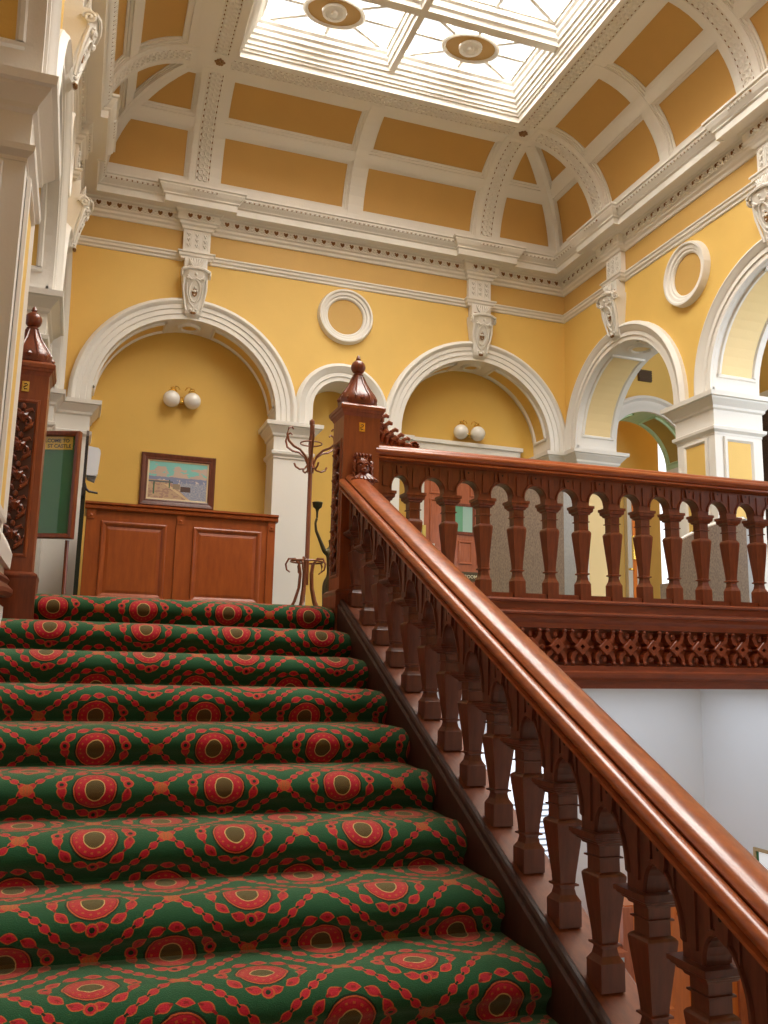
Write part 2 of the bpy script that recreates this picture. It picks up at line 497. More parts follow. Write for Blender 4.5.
CAPP = [(-.012, ZS-.42), (.005, ZS-.42), (.005, ZS-.40), (.035, ZS-.375), (.04, ZS-.345), (.01, ZS-.33), (.01, ZS-.17), (.03, ZS-.155), (.035, ZS-.13), (.06, ZS-.10), (.085, ZS-.07), (.09, ZS-.055), (.115, ZS-.05), (.12, ZS-.005), (-.05, ZS)]
def cap_ring(mb, x0, x1, y0, y1, prof=CAPP): sweep_plan(mb, prof, [(x0, y0), (x0, y1), (x1, y1), (x1, y0)], True, -1)
mb = MB()
# back wall piers: between big and small arches, small and right big, corners
for a, b in ((2.03, 2.47), (3.19, 3.61)): cap_ring(mb, a, b, YB-.01, YB+.42)
for a, b in ((XL-.02, -.03), (5.67, XR+.02)): cap_ring(mb, a, b, YB-.01, YB+.42)
struct(mb.build('trim_3', [WHT], smooth=False))
# ------------------------------------------------------------------ side walls
RS = 1.0
opsS = [(c, RS, ZA) for c in CY]
mb = arch_wall(Mr, YF, YB+.42, 0, 5.3, opsS, TH); struct(mb.build('wall_right', [YEL, WHT]))
mb = arch_wall(Ml, YF, YB+.42, 0, 5.3, [(c, RS, ZA) for c in CYL], TH); struct(mb.build('wall_left', [YEL, WHT]))
mb = MB()
for c in CY: sweep_arch(mb, Mr, c, ZA, ARCHS(RS), ZS-.02)
struct(mb.build('trim_4', [WHT], smooth=True))
mb = MB()
for c in CYL: sweep_arch(mb, Ml, c, ZA, ARCHS(RS), ZS-.02)
struct(mb.build('trim_5', [WHT], smooth=True))
mb = MB()
for c in CY[:3]: soffit(mb, Mr, c, ZA, RS, TH); 
struct(mb.build('trim_6', [WHT, CRM]))
mb = MB()
for c in CYL[:3]: soffit(mb, Ml, c, ZA, RS, TH)
struct(mb.build('trim_7', [WHT, YEL]))
PANP = [(-.03, 0), (-.025, .018), (.0, .02), (.012, .008), (.02, -.0), (.035, 0)]
def pier_dress(name, xin, xout, y0, y1, col):
    """capital ring plus yellow panels on the room face and both reveals"""
    mb = MB(); x0, x1 = sorted((xin, xout))
    cap_ring(mb, x0, x1, y0, y1)
    sgn = 1 if xin < xout else -1
    faces = [(lambda u, z, h=0: (xin - sgn*h, u, z), y0, y1), (lambda u, z, h=0: (u, y0 - h, z), x0, x1), (lambda u, z, h=0: (u, y1 + h, z), x0, x1)]
    for M, a, b in faces:
        a2, b2 = a + .13, b - .13
        for z0, z1 in ((.35, 1.97),):
            rect_frame(mb, M, a2, b2, z0, z1, PANP, .004)
            mb.quad(M(a2+.02, z0+.02, .006), M(b2-.02, z0+.02, .006), M(b2-.02, z1-.02, .006), M(a2+.02, z1-.02, .006), 1)
        mb.box(a-.025 if M is faces[0][0] else a-.025, b+.025, 0, .22, -.02, .025, 0, M=lambda u, z, h, M=M: M(u, z, h))
    return struct(mb.build(name, [WHT, col]))
n = 8
for i in range(3):
    y1 = CY[i] - RS; y0 = CY[i+1] + RS
    pier_dress('trim_%d' % n, XR, XR+TH, y0, y1, YEL); n += 1
    pier_dress('trim_%d' % n, XL, XL-TH, CYL[i+1]+RS, CYL[i]-RS, YEL); n += 1
mb = MB()   # corner responds of the side walls
for xa, xb in ((XL-TH, XL), (XR, XR+TH)):
    cap_ring(mb, xa, xb, CY[0]+RS, YB+.3)
struct(mb.build('trim_14', [WHT]))
M = lambda u, z, h=0: (u, CY[0]+RS - h, z)
mb = MB(); rect_frame(mb, M, XR+.12, XR+TH-.12, .35, 1.97, PANP, .004); mb.quad(M(XR+.14, .37, .006), M(XR+TH-.14, .37, .006), M(XR+TH-.14, 1.95, .006), M(XR+.14, 1.95, .006), 1)
struct(mb.build('trim_15', [WHT, CRM]))

# ------------------------------------------------------------------ moulding, frieze and cornice
def room_path(jog, w):
    """room outline, clockwise, with projections (jog) at every console"""
    P = [(XL, YF)]
    for y in CYL[::-1]: P += [(XL, y-w), (XL+jog, y-w), (XL+jog, y+w), (XL, y+w)]
    P.append((XL, YB))
    for x in CX: P += [(x-w, YB), (x-w, YB-jog), (x+w, YB-jog), (x+w, YB)]
    P.append((XR, YB))
    for y in CY: P += [(XR, y+w), (XR-jog, y+w), (XR-jog, y-w), (XR, y-w)]
    P.append((XR, YF))
    return P
path = room_path(.07, .155)
mb = MB()
sweep_plan(mb, [(-.005, 4.24), (.018, 4.25), (.022, 4.27), (.04, 4.285), (.045, 4.31), (.06, 4.32), (.06, 4.335), (-.005, 4.345)], path)
struct(mb.build('trim_16', [WHT]))
mb = MB()
sweep_plan(mb, [(.003, 4.345), (.003, 4.62)], [(XL, YF), (XL, YB), (XR, YB), (XR, YF)])
struct(mb.build('frieze', [FRZ]))
mb = MB()
CORN = [(-.005, 4.615), (.02, 4.62), (.03, 4.65), (.055, 4.665), (.06, 4.69), (.085, 4.70), (.085, 4.79), (.11, 4.80), (.12, 4.815), (.24, 4.815), (.24, 4.80), (.255, 4.80), (.255, 4.875), (.275, 4.885), (.275, 4.90), (.30, 4.925), (.325, 4.965), (.325, 4.985), (.345, 4.99), (.345, 5.015), (.0, 5.03)]
sweep_plan(mb, CORN, path)
cor = struct(mb.build('trim_17', [WHT]))
# ornament rows: heart shaped recesses and small ribbed leaves, laid along the path edges
mb = MB(); mg = MB()
def along(path, off, step, fn):
    for i in range(len(path)-1):
        a, b = path[i], path[i+1]
        d = Vector((b[0]-a[0], b[1]-a[1])); L = d.length
        if L < .25: continue
        d.normalize(); nn = Vector((d.y, -d.x))
        L0 = off if True else 0
        # shrink or extend at neighbours roughly
        k = max(1, int(round((L)/step)))
        for j in range(k):
            s = (j+.5)*L/k
            x = a[0] + d.x*s + nn.x*off; y = a[1] + d.y*s + nn.y*off
            if not (XL+off*.9 <= x <= XR-off*.9 and y <= YB-off*.9 and y > 2.0): continue
            fn(x, y, d, nn)
def heart(x, y, d, nn):
    z = 4.745
    P = [(-.022, .018), (-.012, .027), (0, .018), (.012, .027), (.022, .018), (.02, .0), (0, -.024), (-.02, .0)]
    mg.poly([(x + d.x*u + nn.x*.004, y + d.y*u + nn.y*.004, z + w) for u, w in [(p*1.25, q*1.25) for p, q in P]])
    # raised white rim under the recess
    for u, w, r in ((-.032, -.004, .008), (.032, -.004, .008), (-.02, -.026, .008), (.02, -.026, .008), (0, -.038, .009), (.06, -.012, .011), (.06, .02, .008)):
        mb.box(-r, r, 0, .018, -r, r, 0, M=lambda p, q, t, u=u, w=w: (x + d.x*(u+p) + nn.x*q, y + d.y*(u+p) + nn.y*q, z + w + t))
along(path, .086, .118, heart)
def leaf(x, y, d, nn):
    for u in (-.014, .014):
        mb.quad(*[(x + d.x*(u+p) + nn.x*q, y + d.y*(u+p) + nn.y*q, z) for p, q, z in ((-.010, -.018, 4.892), (.010, -.018, 4.892), (.008, .036, 4.958), (-.008, .036, 4.958))])
    mb.box(-.010, .010, -.004, .028, 4.942, 4.968, 0, M=lambda p, q, t: (x + d.x*p + nn.x*q, y + d.y*p + nn.y*q, t))
    mg.box(.006, .034, -.012, .022, 4.945, 4.962, 0, M=lambda p, q, t: (x + d.x*p + nn.x*q, y + d.y*p + nn.y*q, t))
along(path, .305, .056, leaf)
o = mb.build('egg_and_leaf_ornament', [WHT], cor); o2 = mg.build('gilded_recess_row', [GOLD], cor)

# ------------------------------------------------------------------ cove and ceiling
ZC, DC, AC, BC = 5.0, 1.16, .97, 1.03
def cov(t, h): return DC - (AC-h)*cos(t), ZC + (BC-h)*sin(t)
def McB(u, t, h): d, z = cov(t, h); return (u, YB-d, z)
def McR(u, t, h): d, z = cov(t, h); return (XR-d, u, z)
def McL(u, t, h): d, z = cov(t, h); return (XL+d, u, z)
def McF(u, t, h): d, z = cov(t, h); return (u, YF+d, z)
T1 = pi/2
def patch(mb, M, fu0, fu1, t0, t1, h, nt=14, m=0, prof=None, h0=0):
    """raised slab on a cove. fu0/fu1: limits as functions of (t, h)"""
    f0 = fu0 if callable(fu0) else (lambda t, h: fu0); f1 = fu1 if callable(fu1) else (lambda t, h: fu1)
    rings = []
    for i in range(nt+1):
        t = t0 + (t1-t0)*i/nt
        a, b = f0(t, h), f1(t, h)
        if b < a: b = a = (a+b)/2
        rings.append([M(f0(t, h0), t, h0), M(a, t, h), M(b, t, h), M(f1(t, h0), t, h0)])
    mb.loft(rings, closed=False, m=m)
    for t in (t0, t1):
        mb.quad(M(f0(t, h0), t, h0), M(f0(t, h), t, h), M(f1(t, h), t, h), M(f1(t, h0), t, h0), m)
def rib(mb, M, a, b, t0=0, t1=T1, e=.035, nt=14, hh=.055):
    fa = a if callable(a) else (lambda t, h, a=a: a); fb = b if callable(b) else (lambda t, h, b=b: b)
    patch(mb, M, lambda t, h: fa(t, h)-e*1.7, lambda t, h: fb(t, h)+e*1.7, t0, t1, .012, nt)
    patch(mb, M, lambda t, h: fa(t, h)-e*1.0, lambda t, h: fb(t, h)+e*1.0, t0, t1, .030, nt)
    patch(mb, M, lambda t, h: fa(t, h)-e*.4, lambda t, h: fb(t, h)+e*.4, t0, t1, .044, nt)
    patch(mb, M, fa, fb, t0, t1, hh, nt)
ceil = MB()
lo = dict(B=lambda t, h=0: XL + cov(t, h)[0], hB=lambda t, h=0: XR - cov(t, h)[0], S=lambda t, h=0: YF + cov(t, h)[0], hS=lambda t, h=0: YB - cov(t, h)[0])
for M, f0, f1 in ((McB, lo['B'], lo['hB']), (McR, lo['S'], lo['hS']), (McL, lo['S'], lo['hS']), (McF, lo['B'], lo['hB'])):
    rings = [[M(f0(T1*i/20), T1*i/20, 0), M(f1(T1*i/20), T1*i/20, 0)] for i in range(21)]
    ceil.loft(rings, closed=False, m=0)
SX0, SX1, SY0, SY1 = 1.17, 4.48, 1.11, 8.56      # skylight opening
zf = ZC + BC
o4 = [(XL+DC, YF+DC), (XR-DC, YF+DC), (XR-DC, YB-DC), (XL+DC, YB-DC)]; i4 = [(SX0, SY0), (SX1, SY0), (SX1, SY1), (SX0, SY1)]
for k in range(4):
    a, b, c, d = o4[k], o4[(k+1) % 4], i4[(k+1) % 4], i4[k]
    ceil.quad((*a, zf), (*b, zf), (*c, zf), (*d, zf), 1)
# roof above so no light leaks round the cove
for x0, x1, y0, y1 in ((XL-3, SX0, YF-.6, YB+3), (SX1, XR+4, YF-.6, YB+3), (SX0, SX1, YF-.6, SY0), (SX0, SX1, SY1, YB+3)):
    ceil.quad((x0, y0, 6.6), (x1, y0, 6.6), (x1, y1, 6.6), (x0, y1, 6.6), 1)
ceilo = struct(ceil.build('ceiling', [OCH, WHT], smooth=True))
ribs = MB()
B_, HB, S_, HS = lo['B'], lo['hB'], lo['S'], lo['hS']
WR = .155
for x in CX: rib(ribs, McB, x-WR, x+WR)
rib(ribs, McB, 2.83-.075, 2.83+.075)
TM = .80
for M, ll, hh, cs in ((McB, B_, HB, CX), (McR, S_, HS, CY[::-1]), (McL, S_, HS, CYL[::-1])):
    # horizontal middle rib, bottom and top borders
    patch(ribs, M, ll, hh, TM-.115, TM+.115, .012, 3); patch(ribs, M, ll, hh, TM-.088, TM+.088, .030, 3); patch(ribs, M, ll, hh, TM-.058, TM+.058, .052, 3)
    patch(ribs, M, ll, hh, 0, .14, .05, 2); patch(ribs, M, ll, hh, .14, .18, .022, 2)
    patch(ribs, M, ll, hh, T1-.13, T1, .05, 2); patch(ribs, M, ll, hh, T1-.19, T1-.13, .024, 2)
    # diagonal corner rib
    rib(ribs, M, lambda t, h: ll(t, h), lambda t, h: ll(t, h)+.085, e=.03, t0=.02, t1=T1-.1)
    rib(ribs, M, lambda t, h: hh(t, h)-.085, lambda t, h: hh(t, h), e=.03, t0=.02, t1=T1-.1)
for M, cc in ((McR, CY), (McL, CYL)):
    for y in cc: rib(ribs, M, y-WR, y+WR)
    for i in range(3):
        y = (cc[i]+cc[i+1])/2; rib(ribs, M, y-.075, y+.075)
struct(ribs.build('trim_18', [WHT], smooth=False))
# guilloche strips: interlaced rings
gu = MB(); gd = MB()
def gring(P, r, w=.011, hgt=.016, n=10):
    rings = []
    for i in range(n+1):
        a = 2*pi*i/n
        rings.append([P((r-w)*cos(a), (r-w)*sin(a), 0), P(r*cos(a), r*sin(a), hgt), P((r+w)*cos(a), (r+w)*sin(a), 0)])
    gu.loft(rings, closed=False)
SP = .062
def gstrip(fn, L):
    k = int(L/SP)
    for j in range(k):
        s = (j+.5)*L/k
        for dv in (-.026, .026):
            gring(lambda u, v, h: fn(s+u, v+dv, h), .028)
        if j % 1 == 0:
            for dv in (-.068, .068):
                gd.quad(*[fn(s+p, dv+q, .003) for p, q in ((-.012, -.006), (.012, -.006), (.012, .006), (-.012, .006))])
    for dv in (-.078, .078):
        rings = [[fn(L*i/16, dv-.006, 0), fn(L*i/16, dv, .01), fn(L*i/16, dv+.006, 0)] for i in range(17)]
        gu.loft(rings, closed=False)
ha = .055
def cove_strip(M, c): gstrip(lambda s, v, h: M(c+v, .15 + s/(AC-ha), ha+h), (AC-ha)*(T1-.22))
for c in CX: cove_strip(McB, c)
for c in CY[:2]: cove_strip(McR, c)
for c in CYL[:2]: cove_strip(McL, c)
zb = zf - .05
# flat border strips along the skylight
gstrip(lambda s, v, h: (CX[0]+.12+s, CY[0]+v, zb-h), CX[1]-CX[0]-.24)
for x in CX:
    for i in range(3): gstrip(lambda s, v, h: (x+v, CY[i]-.12-s, zb-h), CY[i]-CY[i+1]-.24)
# flat border slab (raised downward from the ceiling)
fb = MB()
for k in range(4):
    fb.quad((*o4[k], zf), (*o4[(k+1) % 4], zf), (*[(SX0, SY0), (SX1, SY0), (SX1, SY1), (SX0, SY1)][(k+1) % 4], zb), (*[(SX0, SY0), (SX1, SY0), (SX1, SY1), (SX0, SY1)][k], zb))
fb = MB()
inn = [(SX0, SY0), (SX1, SY0), (SX1, SY1), (SX0, SY1)]
out = [(XL+DC-.02, YF+DC-.02), (XR-DC+.02, YF+DC-.02), (XR-DC+.02, YB-DC+.02), (XL+DC-.02, YB-DC+.02)]
for k in range(4):
    a, b, c, d = out[k], out[(k+1) % 4], inn[(k+1) % 4], inn[k]
    fb.quad((*a, zb), (*b, zb), (*c, zb), (*d, zb)); fb.quad((*a, zb), (*b, zb), (*b, zf), (*a, zf)); fb.quad((*c, zb), (*d, zb), (*d, zf+.02), (*c, zf+.02))
ft = struct(fb.build('trim_19', [WHT]))
gu.build('guilloche_ornament', [WHT], ft); gd.build('guilloche_recess', [GOLD], ft)
ro = MB()
for x in CX:
    for y in CY[:2]:
        for i in range(4):
            a = pi/4 + pi/2*i
            ro.blob((x+.030*cos(a), y+.030*sin(a), zb-.01), .022, .022, .02, 8, 4)
        ro.blob((x, y, zb-.02), .014, .014, .014, 8, 4)
        for i in range(4):
            a = pi/2*i; ro.blob((x+.045*cos(a), y+.045*sin(a), zb-.006), .016, .016, .012, 6, 4)
ro.build('gilded_rosette', [plain('gilt_rosette', (.30, .17, .07), .5, .2)], ft)

# ------------------------------------------------------------------ skylight
ZG = 6.38
sk = bpy.data.objects.new('window_1', None); COL.objects.link(sk); sk['kind'] = 'structure'; sk['label'] = 'large rectangular skylight in the ceiling with white glazed panels'
mb = MB()
sweep_plan(mb, [(.004, zb-.012), (.012, zb-.012), (.014, 6.03), (.035, 6.035), (.035, 6.06), (.055, 6.065), (.055, 6.10), (.075, 6.11), (.075, 6.15), (.10, 6.16), (.10, 6.20), (.125, 6.21), (.13, 6.25), (.155, 6.27), (.155, 6.31), (.185, 6.33), (.19, ZG), (.004, ZG+.04)],
           [(SX0, SY0), (SX0, SY1), (SX1, SY1), (SX1, SY0)])
mb.build('skylight_frame', [WHT], sk)
mb = MB()
BARP = [(-.10, ZG), (-.10, 6.30), (-.075, 6.29), (-.07, 6.23), (-.045, 6.22), (-.04, 6.17), (.04, 6.17), (.045, 6.22), (.07, 6.23), (.075, 6.29), (.10, 6.30), (.10, ZG)]
XM = (SX0+SX1)/2 + .03
mb.loft([[(XM+p*.85, y, z-.004) for p, z in BARP] for y in (SY0+.1, SY1-.1)])
PY = 1.04; rows = []
y = SY1-.13
while y > SY0+.3: rows.append((y-.79, y)); y -= PY
for (a, b) in rows[:-1]:
    yc = a - .125
    mb.loft([[(x, yc+p*1.25, z) for p, z in BARP] for x in (SX0+.1, SX1-.1)])
mb.build('glazing_beam', [WHT], sk)
cols = [(SX0+.19, XM-.085), (XM+.085, SX1-.19)]
SKOCH = paint('skylight_ochre_disc', (.50, .30, .09))
for ri, (a, b) in enumerate(rows):
    for ci, (c, d) in enumerate(cols):
        pm = MB(); pm.quad((c, a, ZG+.01), (d, a, ZG+.01), (d, b, ZG+.01), (c, b, ZG+.01)); pm.build('pane', [PANE], sk)
        if ri > 2: continue
        cx, cy = (c+d)/2, (a+b)/2
        m2 = MB()
        rx, ry = .335, .235
        for i in range(8):
            t = pi/4*i
            ex = cx + (d-c)/2*(1 if cos(t) > .1 else -1 if cos(t) < -.1 else 0); ey = cy + (b-a)/2*(1 if sin(t) > .1 else -1 if sin(t) < -.1 else 0)
            if abs(cos(t)) > .1 and abs(sin(t)) > .1: pass
            D = Vector((ex-cx, ey-cy)); D.normalize(); N = Vector((-D.y, D.x))*.018
            s = 1/sqrt((D.x/rx)**2 + (D.y/ry)**2)
            sx, sy = cx + D.x*s*.9, cy + D.y*s*.9
            m2.loft([[(px-N.x, py-N.y, ZG-.025), (px+N.x, py+N.y, ZG-.025), (px+N.x, py+N.y, ZG+.02), (px-N.x, py-N.y, ZG+.02)] for px, py in ((sx, sy), (ex, ey))])
        for q in ((c, d, a-.01, a+.022), (c, d, b-.022, b+.01), (c-.01, c+.022, a, b), (d-.022, d+.01, a, b)): m2.box(*q, ZG-.02, ZG+.02)
        m2.build('glazing_bar', [WHT], sk)
        m3 = MB()
        def er(q, z): return [(cx+rx*q*cos(2*pi*i/28), cy+ry*q*sin(2*pi*i/28), z) for i in range(28)]
        m3.loft([er(1.0, ZG), er(1.0, ZG-.03), er(.94, ZG-.045), er(.88, ZG-.045), er(.84, ZG-.02)], caps=False)
        m3.loft([er(.84, ZG-.02), er(.4, ZG-.02)], caps=False, m=1)
        def cr(q, z): return [(cx+q*cos(2*pi*i/28), cy+q*sin(2*pi*i/28), z) for i in range(28)]
        m3.loft([cr(.13, ZG-.02), cr(.125, ZG-.045), cr(.09, ZG-.05), cr(.085, ZG-.035), cr(.04, ZG-.035), cr(.035, ZG-.06), cr(.012, ZG-.065)], caps=True)
        m3.build('rosette', [WHT, SKOCH], sk)

# ------------------------------------------------------------------ floors and outer shell
mb = MB()
mb.box(-2.9, 9.6, 5.52, 12.2, -.42, 0)
mb.box(-2.9, XL-.0, YF, 5.52, -.3, 0); mb.box(XR, 9.6, YF, 5.52, -.3, 0)
mb.box(XL, 1.50, 5.38, 5.52, -.42, -.014)
struct(mb.build('floor', [paint('landing_floor', (.10, .12, .06))]))
mb = MB(); mb.box(-2.9, 9.6, -4, 12.2, -4.3, -4.2); struct(mb.build('floor_lower_hall', [paint('lower_floor', (.45, .38, .3))]))
mb = MB()
mb.box(-3.1, -2.9, YF-.2, 12.2, 0, 5.2, 0); mb.box(-2.9, XL-TH, 10.42, 10.6, 0, 5.2, 0)
struct(mb.build('wall_left_corridor', [YEL]))
mb = MB(); mb.box(9.4, 9.6, YF-.2, 12.2, 0, 5.2, 0); struct(mb.build('wall_right_corridor', [YEL]))
mb = MB()
mb.box(XR+TH, 9.6, YF, 12.2, 4.30, 4.4, 0); mb.box(-3.0, XL-TH, YF, 12.2, 4.30, 4.4, 0)
struct(mb.build('ceiling_corridors', [WHT]))
mb = MB()
mb.box(XL-TH, XL, YF, 5.5, -4.2, 0, 0); mb.box(XR, XR+TH, YF, 7.6, -4.2, 0, 0); mb.box(-2.9, XR+TH, 7.5, 7.7, -4.2, -.42, 0)
mb.box(-3, 9.6, -4.2, -4.0, -4.3, 0, 0)
struct(mb.build('wall_lower_hall', [WH2]))
# end wall behind the photographer
mb = MB(); mb.box(-3.1, 9.6, YF-.2, YF, -4.2, -.2, 1); mb.box(-3.1, 9.6, YF-.2, YF, -.2, 6.6, 0)
struct(mb.build('wall_front', [OCH, WHT]))

# corridor cross wall with the mint arch (beyond right wall)
Mc = lambda u, z, h=0: (u, 10.0-h, z)
mb = arch_wall(Mc, XR+TH, 9.6, 0, 4.3, [(7.16, .66, 2.50)], .5, zw=2.50, m_lo=1, m_hi=0, m_sof=2)
struct(mb.build('wall_corridor_end', [YEL, WHT, MINT]))
mb = MB(); sweep_arch(mb, Mc, 7.16, 2.50, [(.66, -.02), (.66, .03), (.72, .035), (.74, .05), (.80, .055), (.83, .09), (.87, .08), (.88, -.005)], 2.4)
sweep_plan(mb, [(0, 4.06), (.04, 4.08), (.06, 4.14), (.14, 4.2), (.16, 4.30)], [(XR+TH, 10.0), (9.4, 10.0)], False)
struct(mb.build('trim_20', [WHT], smooth=True))
mb = MB()
soffit(mb, Mc, 7.16, 2.50, .66, .5, boss=False, my=1); struct(mb.build('trim_21', [MINT, plain('olive_panel', (.42, .28, .05), .6)]))
mb = MB(); mb.box(6.2, 8.2, 11.2, 11.3, 0, 4.2); struct(mb.build('wall_room_beyond', [YEL]))
mb = MB(); mb.box(7.57, 7.78, 11.12, 11.2, 0, 2.35); struct(mb.build('trim_25', [WHT]))
# vent grille
vg = MB(); vg.box(7.03, 7.24, 9.97, 10.0, 3.59, 3.75)
for k in range(6): vg.box(7.035, 7.235, 9.955, 9.972, 3.60+.025*k, 3.612+.025*k)
tag(vg.build('vent_grille', [SCRG]), 'small square brown ventilation grille high on the yellow wall seen through the right arch', 'vent')
# open door leaf by the mint arch and white linings
t = thing('door_leaf', 'orange wooden door standing edge on beside the cream arch reveal, brass plate on its edge', 'door', (6.60, 9.55, 0))
mb = MB(); mb.box(0, .95, -.022, .022, 0, 2.1); mb.build('leaf', [WORG], t).rotation_euler = (0, 0, radians(56))
mb = MB(); mb.box(-.03, -.001, -.02, .02, 1.05, 1.35); mb.build('brass_plate', [BRS], t)
mb = MB(); mb.tube([(-.02, 0, .92), (-.09, 0, .92), (-.10, -.02, .92), (-.10, -.08, .92)], .012); mb.build('handle', [BRS], t)

# ------------------------------------------------------------------ consoles (corbels)
def make_console():
    t = thing('corbel', 'x', 'corbel', (0, 0, 3.56))
    # local: wall plane y=0, room toward -y
    mb = MB()
    rings = []
    for z, w, d in ((0, .075, .05), (.03, .085, .085), (.10, .10, .10), (.22, .115, .12), (.34, .13, .16), (.44, .145, .205), (.50, .15, .225), (.545, .15, .215), (.55, .12, .19)):
        rings.append([(-w, 0, z), (-w, -d*.8, z), (-w*.55, -d, z), (w*.55, -d, z), (w, -d*.8, z), (w, 0, z)])
    mb.loft(rings)
    mb.box(-.13, .13, -.12, 0, .55, .70)
    mb.build('corbel_body', [WHT], t)
    mb = MB()   # side volutes
    for s in (-1, 1):
        pts = []
        for i in range(22):
            a = i*.5; r = .052*(1 - i/24)
            pts.append((s*.158, -.17 + r*cos(a), .47 + r*sin(a)))
        mb.tube(pts, .012, 6)
        mb.tube([(s*.125, -.17, .42), (s*.13, -.145, .3), (s*.11, -.12, .18), (s*.085, -.10, .06)], [.016, .014, .012, .012], 6)
    mb.tube([(-.16, -.21, .50), (-.08, -.235, .52), (0, -.24, .525), (.08, -.235, .52), (.16, -.21, .50)], .017, 6)
    mb.build('scroll', [WHT], t, smooth=True)
    mb = MB()   # lozenge frame with a flower and pendant
    def at(u, z): 
        d = .10 + .12*max(0, min(1, (z-.1)/.4))**1.3
        return (u, -d-.008, z)
    ring = [at(.062*cos(a), .28+.12*sin(a)) for a in [2*pi*i/16 for i in range(17)]]
    mb.tube(ring, .011, 6)
    mb.tube([at(-.10, .44), at(-.05, .40), at(0, .42), at(.05, .40), at(.10, .44)], .012, 6)
    mb.tube([at(-.09, .36), at(-.085, .25), at(-.05, .15), at(0, .10)], .010, 6); mb.tube([at(.09, .36), at(.085, .25), at(.05, .15), at(0, .10)], .010, 6)
    for u, z, r in ((0, .28, .018), (.0, .24, .014), (0, .32, .014), (-.024, .28, .012), (.024, .28, .012), (-.09, .41, .018), (.09, .41, .018), (-.03, .07, .016), (.03, .07, .016), (0, .045, .022), (0, .46, .02)):
        p = at(u, z); mb.blob(p, r, r, r, 6, 4)
    mb.build('lozenge_ornament', [WHT], t, smooth=True)
    mb = MB(); p = at(0, .28); mb.blob((p[0], p[1]+.01, p[2]), .034, .012, .068, 6, 4); mb.build('gilded_lozenge', [GOLD], t)
    mb = MB(); mb.blob((0, -.11, .03), .035, .02, .018, 6, 4); mb.build('gilded_pendant', [GOLD], t)
    mb = MB(); mb.box(-.10, .10, -.124, -.12, .565, .585); mb.build('gilded_line', [GOLD], t)
    mb = MB()   # leafy crest on top
    for i in range(7):
        a = (i-3)*.33
        mb.tube([(.015*sin(a), -.14, .57), (.07*sin(a), -.155, .62), (.105*sin(a), -.165, .655+.02*cos(a))], [.016, .018, .006], 6)
    mb.build('leaf_crest', [WHT], t, smooth=True)
    mb = MB()   # pilaster strip with studs up to the cornice
    mb.box(-.155, .155, -.07, 0, .70, 1.07)
    for ix in (-.095, 0, .095):
        mb.box(ix-.034, ix-.028, -.078, -.07, .83, 1.04); mb.box(ix+.028, ix+.034, -.078, -.07, .83, 1.04)
    mb.build('pilaster_strip', [WHT], t)
    for ix in (-.095, 0, .095):
        for iz in (.865, .93, .995):
            mb = MB()
            for s in (-1, 1): mb.blob((ix+s*.012, -.082, iz+.008), .012, .012, .016, 6, 4)
            mb.blob((ix, -.085, iz-.012), .012, .012, .012, 6, 4)
            mb.build('stud', [WHT], t)
    return t
proto = make_console()
spots = [((CX[0], YB), 0, 'white scrolled corbel above the left big arch on the back wall'),
         ((CX[1], YB), 0, 'white scrolled corbel above the right big arch on the back wall'),
         ((XR, CY[0]), -pi/2, 'white scrolled corbel on the right wall beside the far corner of the room'),
         ((XR, CY[1]), -pi/2, 'white scrolled corbel at the right edge of the photo above the nearer arch'),
         ((XL, CYL[0]), pi/2, 'white scrolled corbel of the left wall next to the back corner, seen edge on'),
         ((XL, CYL[1]), pi/2, 'white scrolled corbel seen edge on high on the left wall at the photo top')]
for i, ((x, y), rz, lab) in enumerate(spots):
    o = proto if i == 0 else copy_tree(proto)
    o.location = (x, y, 3.56); o.rotation_euler = (0, 0, rz); tag(o, lab, 'corbel', 'corbels under the cornice')

# roundels
mb0 = None
def make_roundel():
    t = thing('wall_roundel', 'x', 'roundel')
    mb = MB()
    prof = [(.225, .0), (.225, .02), (.24, .035), (.26, .035), (.27, .05), (.30, .055), (.315, .075), (.335, .075), (.345, .05), (.352, .0)]
    rings = [[(r*cos(2*pi*i/40), -h, r*sin(2*pi*i/40)) for r, h in prof] for i in range(41)]
    mb.loft(rings, closed=False); mb.build('moulded_ring', [WHT], t, smooth=True)
    mb = MB(); mb.poly([(.23*cos(2*pi*i/40), -.006, .23*sin(2*pi*i/40)) for i in range(40)]); mb.build('disc', [FRZ], t)
    return t
rp = make_roundel()
for i, (loc, rz, lab) in enumerate((((2.84, YB, 3.86), 0, 'round white moulded roundel between the two corbels of the back wall'),
                                    ((XR, 7.43, 3.84), -pi/2, 'round white moulded roundel on the right wall between its two arches'),
                                    ((XL, 7.43, 3.84), pi/2, 'round white moulded roundel on the left wall seen almost edge on'),)):
    o = rp if i == 0 else copy_tree(rp)
    o.location = loc; o.rotation_euler = (0, 0, rz); tag(o, lab, 'roundel', 'wall roundels')

# ------------------------------------------------------------------ stairs
GO, RI, Y0 = .328, .16, 5.34
NS = 15
prof = []      # (y, z)
prof += [(Y0+.20, -.0), (Y0+.10, .0)]
for k in range(NS):
    yk, zk = Y0-GO*k, -RI*k
    prof += [(yk+.085, zk+.002), (yk+.050, zk-.006), (yk+.020, zk-.018), (yk-.004, zk-.034), (yk-.019, zk-.055), (yk-.024, zk-.076), (yk-.019, zk-.094), (yk-.004, zk-.108), (yk+.010, zk-.128), (yk+.018, zk-.148), (yk+.008, zk-.158), (yk-.02, zk-RI+.001), (yk-.12, zk-RI-.003), (yk-.20, zk-RI-.001)]
acc = [0]
for a, b in zip(prof[:-1], prof[1:]): acc.append(acc[-1] + math.hypot(a[0]-b[0], a[1]-b[1]))
